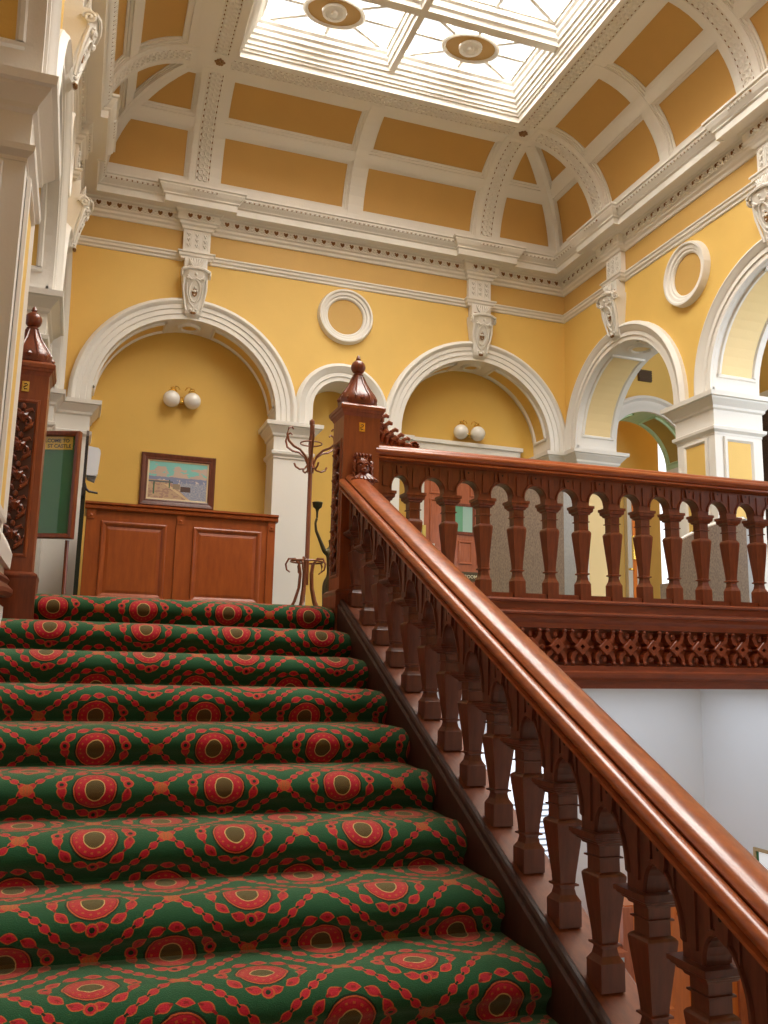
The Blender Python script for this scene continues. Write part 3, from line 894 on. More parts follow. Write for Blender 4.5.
# per-step rescale so that each step is .5 long in the pattern, s = 0 at top nosing
def sV(i):
    if i < 2: return acc[i] - acc[4]
    k = (i-2)//14; base = 2+14*k
    st = acc[base+2] if base+2 < len(acc) else acc[-1]
    L1 = (acc[min(base+14+2, len(acc)-1)] - acc[base+2]) or 1
    return .5*k + (acc[i]-st)*(.5/.515)
nx = 24; XC0, XC1 = -.375, 1.523
mb = MB(); uv = []
for i, (y, z) in enumerate(prof):
    for j in range(nx+1):
        x = XC0 + (XC1-XC0)*j/nx
        # worn, padded edges; soft drop at the right hand edge
        e = max(0, (x-(XC1-.05))/.05); zz = z - .014*e*e
        if i < 2+14 and x > 1.49: pass
        mb.v.append((x if i > 15 else min(x, 1.503), y + (.02*e*e if i > 15 else 0), zz)); 
        V = sV(i) - .07
        skew = -(x-.6)*.0
        uv.append((x + .125, V + skew))
for i in range(len(prof)-1):
    for j in range(nx):
        b = i*(nx+1)+j; mb.face((b, b+1, b+nx+2, b+nx+1))
o = mb.build('stair_carpet', [CARPET], smooth=True, uv=uv)
tag(o, 'green stair carpet with red and gold medallions running down the whole flight', 'carpet')

zb_ = lambda y: -1.083 + .488*(y-3.05)           # top line of the string
st = thing('staircase', 'wide timber staircase under the green carpet with dark moulded right string', 'staircase', (0.6, 0.6, -2.6))
off = Vector((-.6, -.6, 2.6))
def part(mb, name, mat, par, smooth=False, o=off):
    mb.v = [(x+o.x, y+o.y, z+o.z) for x, y, z in mb.v]
    return mb.build(name, mat, par, smooth=smooth)
mb = MB()
for k in range(NS):
    yk, zk = Y0-GO*k, -RI*k
    mb.box(-.39, 1.523 if k else 1.50, yk+.05, yk+GO+.04 if k else 5.37, zk-RI-.15, zk-.03)
part(mb, 'steps', [WDK], st)
mb = MB()
def slope_ext(mb, xz, y0, y1, m=0):
    mb.loft([[(x, y, zb_(y)+dz) for x, dz in xz] for y in (y0, y1)], m=m)
slope_ext(mb, [(1.560, -.004), (1.73, .0), (1.75, -.02), (1.755, -.06), (1.74, -.08), (1.74, -.40), (1.560, -.40)], .6, 5.36)
part(mb, 'string', [wood('string_wood', (.30, .085, .03), (.15, .04, .015), .4, .2, scale=(9, 1.2, 9))], st)

mb = MB()
slope_ext(mb, [(1.524, -.40), (1.524, -.025), (1.530, -.018), (1.536, -.016), (1.538, .002), (1.544, .012), (1.556, .014), (1.566, .006), (1.572, -.002), (1.572, -.40)], .6, 5.36)
part(mb, 'inner_moulding', [WBK], st)
# ------------------------------------------------------------------ balusters
def prof_bal(H, c=.081):
    k = H
    return [(0, .042), (.175*k, .042), (.18*k, .040), (.215*k, .030), (.255*k, .026), (.27*k, .027), (.275*k, .037), (.288*k, .037), (.293*k, .028),
            (.35*k, .030), (.70*k, .050), (.715*k, .050), (.73*k, .045), (.742*k, .036), (.825*k, .0355), (.828*k, .044), (.838*k, .044), (.841*k, .0365), (.905*k, .037), (.91*k, .047), (.925*k, .050), (.935*k, .060), (.945*k, .062), (.957*k, c-.007), (.968*k, c-.007), (.972*k, c), (1.0*k, c)]
def make_baluster(name, H, par, mat, c=.078):
    mb = MB(); mb.sqlathe(prof_bal(H, c)); return mb.build(name, mat, par)

def arcade(P, s_list, slope, zcap, ztop, depth, r, mb, half):
    """arched frieze between balusters. P(s, n, z) maps; s_list baluster centres"""
    n = 14
    for i, s in enumerate(s_list):
        zc = zcap + slope*(s - s_list[0])
        # pier above the cap
        rings = []
        a, b = s-.047, s+.047
        top = lambda q: ztop + slope*(q - s_list[0])
        pts = [(a, zc), (b, zc), (b, top(b)), (a, top(a))]
        mb.loft([[P(q, dn, z) for q, z in pts] for dn in (-depth/2, depth/2)])
        # raised fillets on both faces of the pier
        for sd in (-1, 1):
            zt = top(s)-.03; zb2 = zc+.035
            mb.loft([[P(q, sd*dn, z) for q, z in ((s-.018, zb2), (s+.018, zb2), (s+.018, zt), (s-.018, zt))] for dn in (depth/2, depth/2+.008)])
        if i+1 < len(s_list):
            s2 = s_list[i+1]; zc2 = zcap + slope*(s2 - s_list[0])
            a, b = s+.047, s2-.047; cm, rr = (a+b)/2, (b-a)/2
            zspr = lambda q: zcap + .03 + slope*(q - s_list[0])
            arc = [(cm - rr*cos(pi*j/n), zspr(cm - rr*cos(pi*j/n)) + r*sin(pi*j/n)) for j in range(n+1)]
            for dn in (-depth/2, depth/2):
                for (q1, z1), (q2, z2) in zip(arc[:-1], arc[1:]):
                    mb.quad(P(q1, dn, z1), P(q2, dn, z2), P(q2, dn, top(q2)), P(q1, dn, top(q1)))
            for (q1, z1), (q2, z2) in zip(arc[:-1], arc[1:]):
                mb.quad(P(q1, -depth/2, z1), P(q2, -depth/2, z2), P(q2, depth/2, z2), P(q1, depth/2, z1))
            # arch moulding ring, keystone and spandrel fillets, both faces
            for sd in (-1, 1):
                rings = []
                for j in range(n+1):
                    cs, sn = -cos(pi*j/n), sin(pi*j/n)
                    rings.append([P(cm + (rr+e)*cs, sd*(depth/2+h), zspr(cm + (rr+e)*cs) + (r+e)*sn) for e, h in ((.002, 0), (.004, .010), (.014, .010), (.017, 0))])
                mb.loft(rings, closed=False)
                zk = zspr(cm)+r
                mb.loft([[P(q, sd*dn, z) for q, z in ((cm-.020, zk+.002-slope*.02), (cm+.020, zk+.002+slope*.02), (cm+.030, top(cm+.03)-.018), (cm-.030, top(cm-.03)-.018))] for dn in (depth/2, depth/2+.014)])
                for sg in (-1, 1):
                    q = cm + sg*.052
                    mb.loft([[P(qq, sd*dn, z) for qq, z in ((q-.004, zspr(q)+r*.93), (q+.004, zspr(q)+r*.9), (q+.004, top(q)-.02), (q-.004, top(q)-.02))] for dn in (depth/2, depth/2+.007)])

def holes(P, s_list, slope, zcap, r, depth, mb, m=1):
    for i in range(len(s_list)-1):
        cm = (s_list[i]+s_list[i+1])/2; z = zcap + .03 + slope*(cm-s_list[0]) + r + .055
        for sd in (-1, 1):
            mb.poly([P(cm+.007*cos(a), sd*(depth/2+.0155), z+.007*sin(a)) for a in [pi/4*k for k in range(8)]], m)

# --- stair balustrade: s runs down (+ toward the camera)
XB = 1.62
sb = thing('stair_balustrade', 'sloping mahogany balustrade with polished moulded handrail beside the carpeted stairs', 'balustrade', (XB, 3.0, zb_(3.0)))
so = Vector((-XB, -3.0, -zb_(3.0)))
ys = [5.295 - .2475*k for k in range(18)]
HB_ = .468
b0 = make_baluster('baluster', HB_, sb, [WDK])
for k, y in enumerate(ys):
    c = b0 if k == 0 else b0.copy()
    if k: COL.objects.link(c)
    c.parent = sb
    c.location = (.012, y-3.0, zb_(y-.04) - zb_(3.0) + .006)
mb = MB()
Pst = lambda s, n_, z: (XB+n_, -s, z)
sl = [-y for y in ys]
zc0 = zb_(ys[0]-.04) + HB_
arcade(Pst, sl, -.488, zc0, zc0 + .235, .072, .115, mb, 0)
holes(Pst, sl, -.488, zc0, .115, .072, mb); part(mb, 'arched_frieze', [WDK, VOID], sb, o=so)
# fine base wedge at each baluster foot is avoided: blocks run into the string
# handrail profile (x offset, z offset above string line at same y)
HR = [(-.040, .690), (-.086, .692), (-.098, .696), (-.098, .706), (-.090, .710), (-.080, .712), (-.094, .722), (-.103, .736), (-.103, .750), (-.095, .763), (-.080, .769), (-.064, .766), (-.052, .756), (-.040, .746), (-.036, .750), (-.040, .758), (-.056, .764), (-.060, .774), (-.054, .788), (-.036, .799), (-.010, .805), (.020, .806), (.046, .801), (.064, .790), (.072, .776), (.068, .766),
      (.086, .763), (.098, .752), (.103, .738), (.094, .722), (.080, .712), (.090, .710), (.098, .706), (.098, .696), (.086, .692), (.040, .690)]
mb = MB()
mb.loft([[(XB+x, y, zb_(y)+z) for x, z in HR] for y in (.9, 2, 3, 4, 5.362)])
part(mb, 'handrail', [WRL], sb, smooth=True, o=so)

# --- gallery balustrade along x at y = 5.46
YG = 5.46; ZG0 = .105
gb = thing('gallery_balustrade', 'level mahogany balustrade with arched frieze along the edge of the upper gallery', 'balustrade', (1.80, YG, ZG0))
gb.rotation_euler = (0, -.011, 0)
go = Vector((-1.80, -YG, -ZG0))
HG = .667
xs = [1.855] + [2.065 + .2549*k for k in range(15)]
g0 = make_baluster('baluster', HG, gb, [WMD], .070)
# wider sections for the gallery pattern come from the same profile
for k, x in enumerate(xs):
    c = g0 if k == 0 else g0.copy()
    if k: COL.objects.link(c)
    c.parent = gb; c.location = (x-1.80, 0, 0)
mb = MB()
Pg = lambda s, n_, z: (s, YG+n_, z)
arcade(Pg, xs, 0, ZG0+HG, ZG0+.865, .072, .080, mb, 0)
holes(Pg, xs, 0, ZG0+HG, .08, .072, mb); part(mb, 'arched_frieze', [WMD, VOID], gb, o=go)
mb = MB()
ofz = .865 - .690
mb.loft([[(x, YG+q, ZG0+z+ofz) for q, z in HR] for x in (1.77, 2.8, 3.9, 5.86)])
part(mb, 'handrail', [WRX], gb, smooth=True, o=go)
for a, b in zip(xs[:-1], xs[1:]):
    mb = MB(); mb.box(a+.048, b-.048, YG-.03, YG+.03, ZG0, ZG0+.036); part(mb, 'foot_block', [WMD], gb, o=go)

# --- gallery beam with carved frieze
bm = thing('gallery_beam', 'deep mahogany beam with carved lattice frieze under the upper balustrade', 'beam', (1.80, 5.5, -.5))
bm.rotation_euler = (0, -.011, 0)
bo = Vector((-1.80, -5.5, .5))
YFc = 5.40
mb = MB()
pr = [(5.53, -.495), (YFc+.05, -.495), (YFc+.05, -.44), (YFc+.03, -.437), (YFc-.005, -.42), (YFc-.01, -.40), (YFc-.01, -.385), (YFc+.005, -.375), (YFc+.005, -.342), (YFc+.02, -.338), (YFc+.07, -.335), (YFc+.07, -.092), (YFc+.02, -.09), (YFc+.02, -.055), (YFc, -.03), (YFc, -.008), (YFc-.02, .0), (YFc-.025, .012), (YFc-.018, .022), (YFc, .03), (YFc+.002, .078), (YFc-.02, .082), (YFc-.026, .093), (YFc-.018, .105), (YFc+.02, .106), (5.53, .106)]
mb.loft([[(x, y, z) for y, z in pr] for x in (1.79, XR)])
part(mb, 'moulded_beam', [WDX], bm, o=bo)
mb = MB()
yc = YFc + .012; cz = -.213; dx = .1912
k = 0; x = 3.1-.1912*7
while x < XR-.05:
    # square pierced boss set on its corner
    o_, i_ = .058, .018
    R4 = lambda r, y: [(x+r, y, cz), (x, y, cz+r), (x-r, y, cz), (x, y, cz-r)]
    mb.loft([R4(o_, YFc+.07), R4(o_, yc-.020), R4(o_*.93, yc-.024), R4(i_, yc-.024), R4(i_*.9, YFc+.06)], caps=False)
    for sx in (-1, 1):
        for sz in (-1, 1):
            pts = [(x+sx*.030, yc, cz+sz*.030), (x+sx*.056, yc, cz+sz*.052), (x+sx*.068, yc, cz+sz*.080), (x+sx*.064, yc, cz+sz*.106)]
            rings = []
            for j, p in enumerate(pts):
                q = pts[min(j+1, 3)]; q0 = pts[max(j-1, 0)]
                d = Vector((q[0]-q0[0], q[2]-q0[2])).normalized(); nn = Vector((-d.y, d.x))*(.016, .017, .015, .013)[j]
                rings.append([(p[0]-nn.x, YFc+.07, p[2]-nn.y), (p[0]-nn.x*.9, yc-.002, p[2]-nn.y*.9), (p[0]+nn.x*.9, yc-.002, p[2]+nn.y*.9), (p[0]+nn.x, YFc+.07, p[2]+nn.y)])
            mb.loft(rings, closed=False)
            mb.blob((x+sx*.066, yc, cz+sz*.108), .017, .018, .014, 8, 4)
    # leaf between
    for sz in (-1, 1):
        mb.blob((x, yc+.016, cz+sz*.080), .020, .008, .020, 6, 4)
    mb.blob((x+dx/2, yc+.016, cz), .020, .008, .012, 6, 4)
    x += dx
part(mb, 'carved_lattice', [WDX], bm, o=bo)
mb = MB(); mb.box(1.76, XR, 5.54, 7.5, -.47, -.42); struct(mb.build('ceiling_lower_hall', [WH2]))

# ------------------------------------------------------------------ newel posts
def foliage(mb, w, z0, z1, tiers, P, r=.010):
    """relief of mirrored scrolls, fans and buds climbing a panel. P(u, z, h)"""
    H = (z1-z0)/tiers
    for t in range(tiers):
        zc = z0 + H*(t+.5)
        for s in (-1, 1):
            pts = []
            for i in range(15):
                a = i*.55; rr = w*.46*(1-i/17)
                pts.append(P(s*(w*.42 - rr*cos(a)*.8), zc - H*.12 + rr*sin(a)*1.1, r*.8))
            mb.tube(pts, [r*(1.1-.04*i) for i in range(15)], 6)
            mb.tube([P(s*.012, zc-H*.45, r*.6), P(s*w*.35, zc-H*.36, r*1.3), P(s*w*.78, zc-H*.22, r*1.2), P(s*w*.9, zc-H*.02, r*.4)], [r*.5, r*1.3, r*1.1, r*.4], 6)
            mb.tube([P(0, zc+H*.08, r*.6), P(s*w*.3, zc+H*.24, r*1.5), P(s*w*.7, zc+H*.34, r*1.2), P(s*w*.88, zc+H*.26, r*.4)], [r*.5, r*1.3, r*1.0, r*.3], 6)
        for s in (-1, 0, 1):
            mb.tube([P(0, zc-H*.05, r), P(s*w*.22, zc+H*.10, r*2.2), P(s*w*.45, zc+H*.22, r*1.4)], [r*1.3, r*1.6, r*.5], 6)
        p = P(0, zc+H*.42, r); mb.blob(p, r*1.6, r*1.6, r*2, 7, 4)
def make_newel(name, label, x, y, zlow, panel_front, lion):
    t = thing(name, label, 'newel post', (x, y, zlow))
    w = .122; z = lambda a: a - zlow
    mb = MB()
    mb.sqlathe([(0, w+.028), (z(.07), w+.028), (z(.085), w+.032), (z(.095), w+.03), (z(.11), w+.008), (z(.11), w)]); mb.build('plinth', [WMD], t)
    mb = MB(); mb.box(-w, w, -w, w, z(.10), z(1.24)); mb.build('shaft', [WRM], t)
    # sunk carved panels (frame raised, relief inside)
    def face_panel(P, nm):
        m1 = MB()
        rect_frame(m1, lambda u, zz, h=0: P(u, zz, h), -.075, .075, z(.20), z(1.08), [(-.012, 0), (-.010, .006), (0, .008), (.008, .002), (.010, .001)])
        m1.quad(P(-.066, z(.21), .0015), P(.066, z(.21), .0015), P(.066, z(1.07), .0015), P(-.066, z(1.07), .0015), 1)
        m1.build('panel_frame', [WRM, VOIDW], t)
        m2 = MB(); foliage(m2, .066, z(.22), z(1.06), 5, P, .0095); m2.build(nm, [WMD], t, smooth=True)
    if panel_front: face_panel(lambda u, zz, h: (u, -w-h, zz), 'carved_foliage')
    if lion: face_panel(lambda u, zz, h: (-w-h, u, zz), 'carved_foliage')
    mb = MB(); mb.sqlathe([(z(1.235), w), (z(1.25), w+.008), (z(1.258), w+.012), (z(1.262), w+.018), (z(1.275), w+.022), (z(1.280), w+.028), (z(1.300), w+.030), (z(1.308), w+.022), (z(1.318), w+.01), (z(1.325), w-.02)]); mb.build('cap', [WRM], t)
    mb = MB()
    mb.lathe([(z(1.32), .100), (z(1.33), .116), (z(1.352), .124), (z(1.378), .121), (z(1.408), .105), (z(1.445), .080), (z(1.483), .056), (z(1.52), .038), (z(1.545), .030), (z(1.553), .034), (z(1.561), .028), (z(1.565), .022)], n=32, sq=.10)
    for i in range(8):
        a = pi/4*i + pi/8
        mb.tube([((r+.003)*cos(a), (r+.003)*sin(a), z(zz)) for zz, r in ((1.340, .120), (1.378, .124), (1.408, .108), (1.445, .083), (1.483, .058), (1.545, .032))], [.006, .008, .008, .007, .006, .004], 6)
    for i in range(4):
        a = pi/2*i
        for dz, du in ((0, 0), (.018, .014), (.018, -.014), (-.014, .012), (-.014, -.012)):
            rr = .108 - .9*abs(dz)*0; zz = 1.40+dz; rad = .100 - (zz-1.395)*1.02
            mb.blob((rad*cos(a)-du*sin(a), rad*sin(a)+du*cos(a), z(zz)), .010, .010, .010, 6, 4)
        mb.blob((.119*cos(a), .119*sin(a), z(1.365)), .022, .022, .018, 8, 4)
        b = a + pi/4; mb.blob((.125*cos(b), .125*sin(b), z(1.36)), .018, .018, .022, 8, 4)
    mb.build('finial_dome', [WMD], t, smooth=True)
    mb = MB()
    rb = .049; mb.lathe([(z(1.561), .018)] + [(z(1.608)+rb*sin(a), rb*cos(a)) for a in [-1.25+2.5*i/10 for i in range(11)]] + [(z(1.659), .012), (z(1.667), .017), (z(1.680), .012), (z(1.694), .003)], n=20)
    mb.build('finial_ball', [WMD], t, smooth=True)
    mb = MB(); mb.box(-.020, .020, -w-.004, -w, z(1.135), z(1.195)); bd = mb.build('brass_badge', [BRS], t)
    mb = MB()
    mb.tube([(-.008, -w-.006, z(1.178)), (.004, -w-.006, z(1.183)), (.010, -w-.006, z(1.174)), (.0, -w-.006, z(1.166)), (-.009, -w-.006, z(1.160)), (-.006, -w-.006, z(1.150)), (.008, -w-.006, z(1.150))], .0028, 5); mb.build('badge_mark', [TXT], bd)
    return t, w, z
WRM = wood('newel_wood', (.33, .078, .018), (.20, .042, .011), .36, .25)
VOIDW_ = 0
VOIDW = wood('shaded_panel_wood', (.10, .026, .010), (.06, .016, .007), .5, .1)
LZ = .06
nwR, w, z = make_newel('newel_post', 'tall mahogany newel post with onion finial at the top right of the stairs', 1.66, 5.485, -.30, False, True)
# lion mask at head of the handrail
mb = MB()
yy = -w-.012; z0_ = z; z = lambda a, z0_=z0_: z0_(a+.085)
mb.blob((0, yy-.02, z(.80)), .052, .035, .075, 12, 8)            # head
mb.blob((0, yy-.055, z(.775)), .026, .024, .020, 10, 6)           # muzzle
mb.blob((0, yy-.075, z(.785)), .012, .010, .008, 8, 4)
for s in (-1, 1):
    mb.blob((s*.022, yy-.052, z(.812)), .010, .008, .008, 8, 4)
    mb.tube([(s*.006, yy-.052, z(.825)), (s*.022, yy-.055, z(.833)), (s*.042, yy-.04, z(.825))], .007, 6)
    mb.tube([(s*.045, yy-.015, z(.865)), (s*.055, yy-.035, z(.885)), (s*.060, yy-.018, z(.865))], [.010, .012, .005], 6)
    for i in range(5):
        a = .2 + i*.32
        mb.tube([(s*.046, yy-.02, z(.85-.03*i)), (s*.062, yy-.035, z(.835-.035*i)), (s*.052, yy-.045, z(.80-.035*i))], [.010, .011, .004], 6)
for i in range(7):
    a = (i-3)*.28
    mb.tube([(.03*sin(a), yy-.055, z(.755)), (.09*sin(a), yy-.085, z(.715)), (.12*sin(a), yy-.08, z(.672+.012*abs(i-3)))], [.010, .014, .006], 6)
mb.box(-.045, .045, yy-.02, yy, z(.64), z(.86))
for i in range(5): mb.blob(((i-2)*.022, yy-.03, z(.885)), .010, .016, .014, 6, 4)
mb.build('lion_mask', [WMD], nwR, smooth=True); z = z0_
# acanthus scroll on the level rail beside the newel
mb = MB()
Z0 = 1.07; KH = .66
top = [(.12, .335), (.16, .345), (.19, .315), (.215, .265), (.25, .205), (.29, .175), (.33, .13), (.37, .10), (.41, .085), (.45, .06)]
top = [(.12+(x-.12)*.85, h*KH) for x, h in top]
mb.loft([[(x, -.045 if x < .4 else -.03, z(Z0)), (x, -.035, z(Z0)+h*.45), (x, -.014, z(Z0)+h*.85), (x, .014, z(Z0)+h*.85), (x, .035, z(Z0)+h*.45), (x, .045 if x < .4 else .03, z(Z0))] for x, h in top])
rr_ = random.Random(3)
for s_ in (-1, 1):
    for (bx, bz, tx, tz, wd) in ((.13, .02, .15, .15, .020), (.13, .10, .165, .23, .020), (.13, .18, .16, .31, .019), (.16, .24, .205, .325, .017), (.19, .16, .235, .255, .018), (.17, .05, .205, .16, .021), (.21, .02, .245, .14, .021), (.24, .10, .285, .19, .017), (.25, .02, .29, .11, .020), (.29, .04, .335, .145, .017), (.30, .0, .345, .07, .018), (.34, .03, .385, .115, .015), (.35, .0, .40, .05, .015)):
        bx, tx = .12+(bx-.12)*.85, .12+(tx-.12)*.85; bz, tz = bz*KH, tz*KH; wd *= .9
        mx_, mz_ = (bx+tx)/2 - .012, (bz+tz)/2 + .012
        mb.tube([(bx, s_*.034, z(Z0)+bz), (mx_, s_*.050, z(Z0)+mz_), (tx-.006, s_*.050, z(Z0)+tz), (tx+.008, s_*.052, z(Z0)+tz-.006), (tx+.012, s_*.050, z(Z0)+tz-.016)], [wd*.5, wd, wd, wd*.8, wd*.4], 7)
for i in range(16):
    a = i*.5; q = .032*(1-i/18)
    mb.blob((.400+q*cos(a), 0, z(1.105)+q*sin(a)), .011, .042, .010, 6, 4)
mb.build('acanthus_scroll', [WRM], nwR, smooth=True)

nwL, w, z = make_newel('newel_post', 'mahogany newel post with carved panel against the left pillar of the stairs', -.372, 5.42, -.20, True, False)

# left pier base, wall string and dark capping at the left of the flight
mb = MB()
sweep_plan(mb, [(0, .10), (.05, .10), (.055, .18), (.03, .24), (.0, .26)], [(XL-TH, 4.36), (XL-TH, 5.06), (XL, 5.06), (XL, 4.36)], True, -1)
struct(mb.build('trim_22', [WHT]))
t = thing('wall_capping', 'dark moulded wooden capping at the left edge beside the carved newel post', 'capping', (-.40, 4.6, 0))
mb = MB(); mb.loft([[(x, y, z+dz) for x, z in ((.0, -.02), (.06, -.02), (.075, .0), (.075, .02), (.06, .035), (.045, .05), (.055, .07), (.04, .09), (0, .09))] for y, dz in ((-.62, -.10), (-.3, -.07), (.0, -.05), (.50, -.03))]); mb.build('moulding', [WDK], t)
mb = MB(); mb.box(-.40, -.365, 3.4, 5.1, -1.2, -.10); struct(mb.build('trim_23', [WH2]))

# ------------------------------------------------------------------ lamps
def wall_lamp(label, x, y, z0):
    t = thing('wall_lamp', label, 'wall lamp', (x, y, z0), group='twin globe wall lamps')
    mb = MB(); mb.blob((0, -.06, -.03), .03, .03, .03, 12, 8); mb.lathe([(0, .05), (.012, .05), (.02, .03), (.05, .015)], n=16)
    mb2 = MB(); mb2.v = []
    o = mb.build('boss', [BRS], t, smooth=True)
    for s in (-1, 1):
        mb = MB(); mb.tube([(0, -.05, -.03), (s*.05, -.09, -.02), (s*.075, -.10, .03), (s*.07, -.10, .09), (s*.10, -.10, .135), (s*.135, -.10, .125), (s*.125, -.10, .10)], .0075, 8)
        mb.tube([(s*.03, -.09, .11), (s*.05, -.09, .145), (s*.08, -.095, .15), (s*.09, -.10, .12)], .006, 6)
        mb.build('arm', [BRS], t, smooth=True)
        mb = MB(); mb.lathe([(.075, .035), (.085, .045), (.10, .03), (.115, .012)], c=(s*.12, -.10, 0), n=16); mb.build('gallery', [BRS], t, smooth=True)
        mb = MB(); R = .098; mb.lathe([(R*sin(a)-.01, R*cos(a)) for a in [-pi/2+.02+(pi-.04)*i/18 for i in range(19)]], c=(s*.12, -.10, 0), n=28); mb.build('globe', [GLB], t, smooth=True)
    return t
wall_lamp('twin white globe lamp with brass arms in the left alcove above the painting', .98, YB+.42, 2.685)
wall_lamp('twin white globe lamp with brass arms in the right alcove above the door lintel', 4.66, YB+.42, 2.685)

# ------------------------------------------------------------------ picture
t = thing('framed_painting', 'dark framed harbour painting on the yellow alcove wall above the counter', 'painting', (1.0, YB+.42, 1.72))
mb = MB(); Mp = lambda u, z, h=0: (u, -h, z)
rect_frame(mb, Mp, -.425, .425, -.31, .31, [(0, 0), (0, .03), (.012, .04), (.035, .035), (.055, .028), (.062, .034), (.075, .03), (.078, .012), (.078, .0)]); mb.build('frame', [WDK], t)
mb = MB(); rect_frame(mb, Mp, -.35, .35, -.235, .235, [(0, .012), (.0, .018), (.018, .016), (.02, .008)]); mb.build('slip_mount', [plain('cream_slip', (.72, .58, .36), .6)], t)
mb = MB(); mb.box(-.335, .335, -.010, -.002, -.22, .22); mb.build('canvas', [CANVAS], t)

# ------------------------------------------------------------------ counter
t = thing('panelled_counter', 'red brown panelled wooden counter with two panels in the left arch', 'counter', (.97, 9.2, 0))
W2 = .95
mb = MB(); mb.box(-W2, W2, 0, .45, 0, 1.12); mb.build('body', [WDSK], t)
mb = MB(); mb.loft([[(x, y, z) for y, z in ((-.03, 1.12), (-.045, 1.13), (-.05, 1.155), (-.035, 1.165), (-.06, 1.175), (-.06, 1.195), (.5, 1.195), (.5, 1.12))] for x in (-W2-.02, W2+.02)]); mb.build('top', [WDSK], t)
Md = lambda u, z, h=0: (u, -h, z)
for a, b in ((-.80, -.17), (.10, .80)):
    mb = MB(); rect_frame(mb, Md, a, b, .25, 1.01, [(-.005, 0), (0, .02), (.012, .024), (.03, .018), (.045, .006), (.05, .002)]); 
    rect_frame(mb, Md, a+.05, b-.05, .30, .96, [(0, .001), (.03, .008), (.035, .008)])
    mb.box(a+.085, b-.085, -.008, 0, .335, .925); mb.build('front_panel', [WDSK], t)
for x in (-W2+.045, -.035, W2-.045):
    mb = MB(); mb.box(x-.04, x+.04, -.022, 0, 0, 1.12); mb.build('stile', [WDSK], t)
    mb = MB(); mb.box(x-.03, x+.03, -.034, -.022, 1.03, 1.09); mb.blob((x, -.036, 1.06), .015, .01, .015, 8, 4); mb.build('corner_block', [WDSK], t)

# ------------------------------------------------------------------ coat stand
t = thing('coat_stand', 'bentwood coat stand with curled hooks in front of the white pilaster', 'coat stand', (1.93, 7.8, 0))
CST = wood('bentwood', (.30, .085, .035), (.16, .045, .018), .3, .4)
mb = MB(); mb.lathe([(.35, .020), (.9, .021), (1.45, .020), (1.83, .019), (1.84, .025), (1.87, .025), (1.88, .016), (1.89, .004)], n=14); mb.build('pole', [CST], t, smooth=True)
for i in range(6):
    a = pi/3*i + .35; ca, sa = cos(a), sin(a)
    mb = MB(); pts = [(.022, 1.38), (.03, 1.46), (.06, 1.53), (.12, 1.58), (.19, 1.60), (.245, 1.64), (.265, 1.70), (.25, 1.76), (.215, 1.775), (.20, 1.755)]
    mb.tube([(r*ca, r*sa, zz) for r, zz in pts], [.011]*6+[.010, .009, .008, .007], 8); mb.build('hook', [CST], t, smooth=True)
for i in range(4):
    a = pi/2*i + .2; ca, sa = cos(a), sin(a)
    mb = MB(); pts = [(.02, 1.52), (.03, 1.45), (.06, 1.41), (.11, 1.40), (.15, 1.42), (.165, 1.45)]
    mb.tube([(r*ca, r*sa, zz) for r, zz in pts], .009, 8); mb.build('lower_hook', [CST], t, smooth=True)
mb = MB(); mb.tube([(.10*cos(2*pi*i/24), .10*sin(2*pi*i/24), 1.655) for i in range(25)], .007, 6); mb.build('ring', [CST], t, smooth=True)
mb = MB(); mb.tube([(.145*cos(2*pi*i/28), .145*sin(2*pi*i/28), .56) for i in range(29)], .009, 6); mb.build('umbrella_ring', [CST], t, smooth=True)
for i in range(5):
    a = 2*pi/5*i + .5; ca, sa = cos(a), sin(a)
    mb = MB(); pts = [(.235, .012), (.20, .03), (.15, .10), (.10, .20), (.065, .32), (.055, .45), (.07, .54), (.11, .585), (.165, .58), (.19, .53), (.18, .48), (.15, .46)]
    mb.tube([(r*ca, r*sa, zz) for r, zz in pts], [.014]*6 + [.012, .011, .010, .009, .008, .006], 8); mb.build('leg', [CST], t, smooth=True)

# ------------------------------------------------------------------ bronze figure with raised arm (behind the newel)
t = thing('bronze_figure', 'slim bronze figure, one arm raised holding a cup, half hidden by the newel post', 'statue', (2.37, 8.6, 0))
me = bpy.data.meshes.new('figure_body')
V = [(0,0,.46),(0,0,.56),(.005,0,.67),(0,0,.78),(0,0,.83),(0,-.01,.90),
     (.05,0,.44),(.055,-.01,.26),(.05,.01,.08),(.055,-.04,.055),
     (-.045,0,.44),(-.05,-.02,.25),(-.06,.015,.08),(-.065,-.035,.055),
     (-.065,0,.765),(-.11,-.01,.86),(-.165,-.02,.97),(-.175,-.02,1.05),(-.16,-.02,1.10),
     (.07,0,.76),(.12,.01,.66),(.13,-.03,.56),(.125,-.06,.53)]
Ed = [(0,1),(1,2),(2,3),(3,4),(4,5),(0,6),(6,7),(7,8),(8,9),(0,10),(10,11),(11,12),(12,13),(3,14),(14,15),(15,16),(16,17),(17,18),(3,19),(19,20),(20,21),(21,22)]
R_ = [.05,.036,.05,.045,.018,.042,.042,.028,.014,.016,.042,.028,.014,.016,.026,.020,.016,.012,.014,.026,.02,.013,.014]
me.from_pydata(V, Ed, []); fo = bpy.data.objects.new('figure_body', me); COL.objects.link(fo); fo.parent = t
md = fo.modifiers.new('skin', 'SKIN'); md.use_smooth_shade = True
for i, sv in enumerate(me.skin_vertices[0].data): sv.radius = (R_[i], R_[i]); sv.use_root = (i == 0)
md2 = fo.modifiers.new('sub', 'SUBSURF'); md2.levels = 2; md2.render_levels = 2
me.materials.append(BRZ)
mb = MB(); mb.lathe([(1.10, .010), (1.16, .012), (1.19, .02), (1.21, .045), (1.25, .052), (1.255, .056), (1.262, .05), (1.262, .03)], c=(-.16, -.02, 0), n=18); mb.build('torch_cup', [BRZ], t, smooth=True)
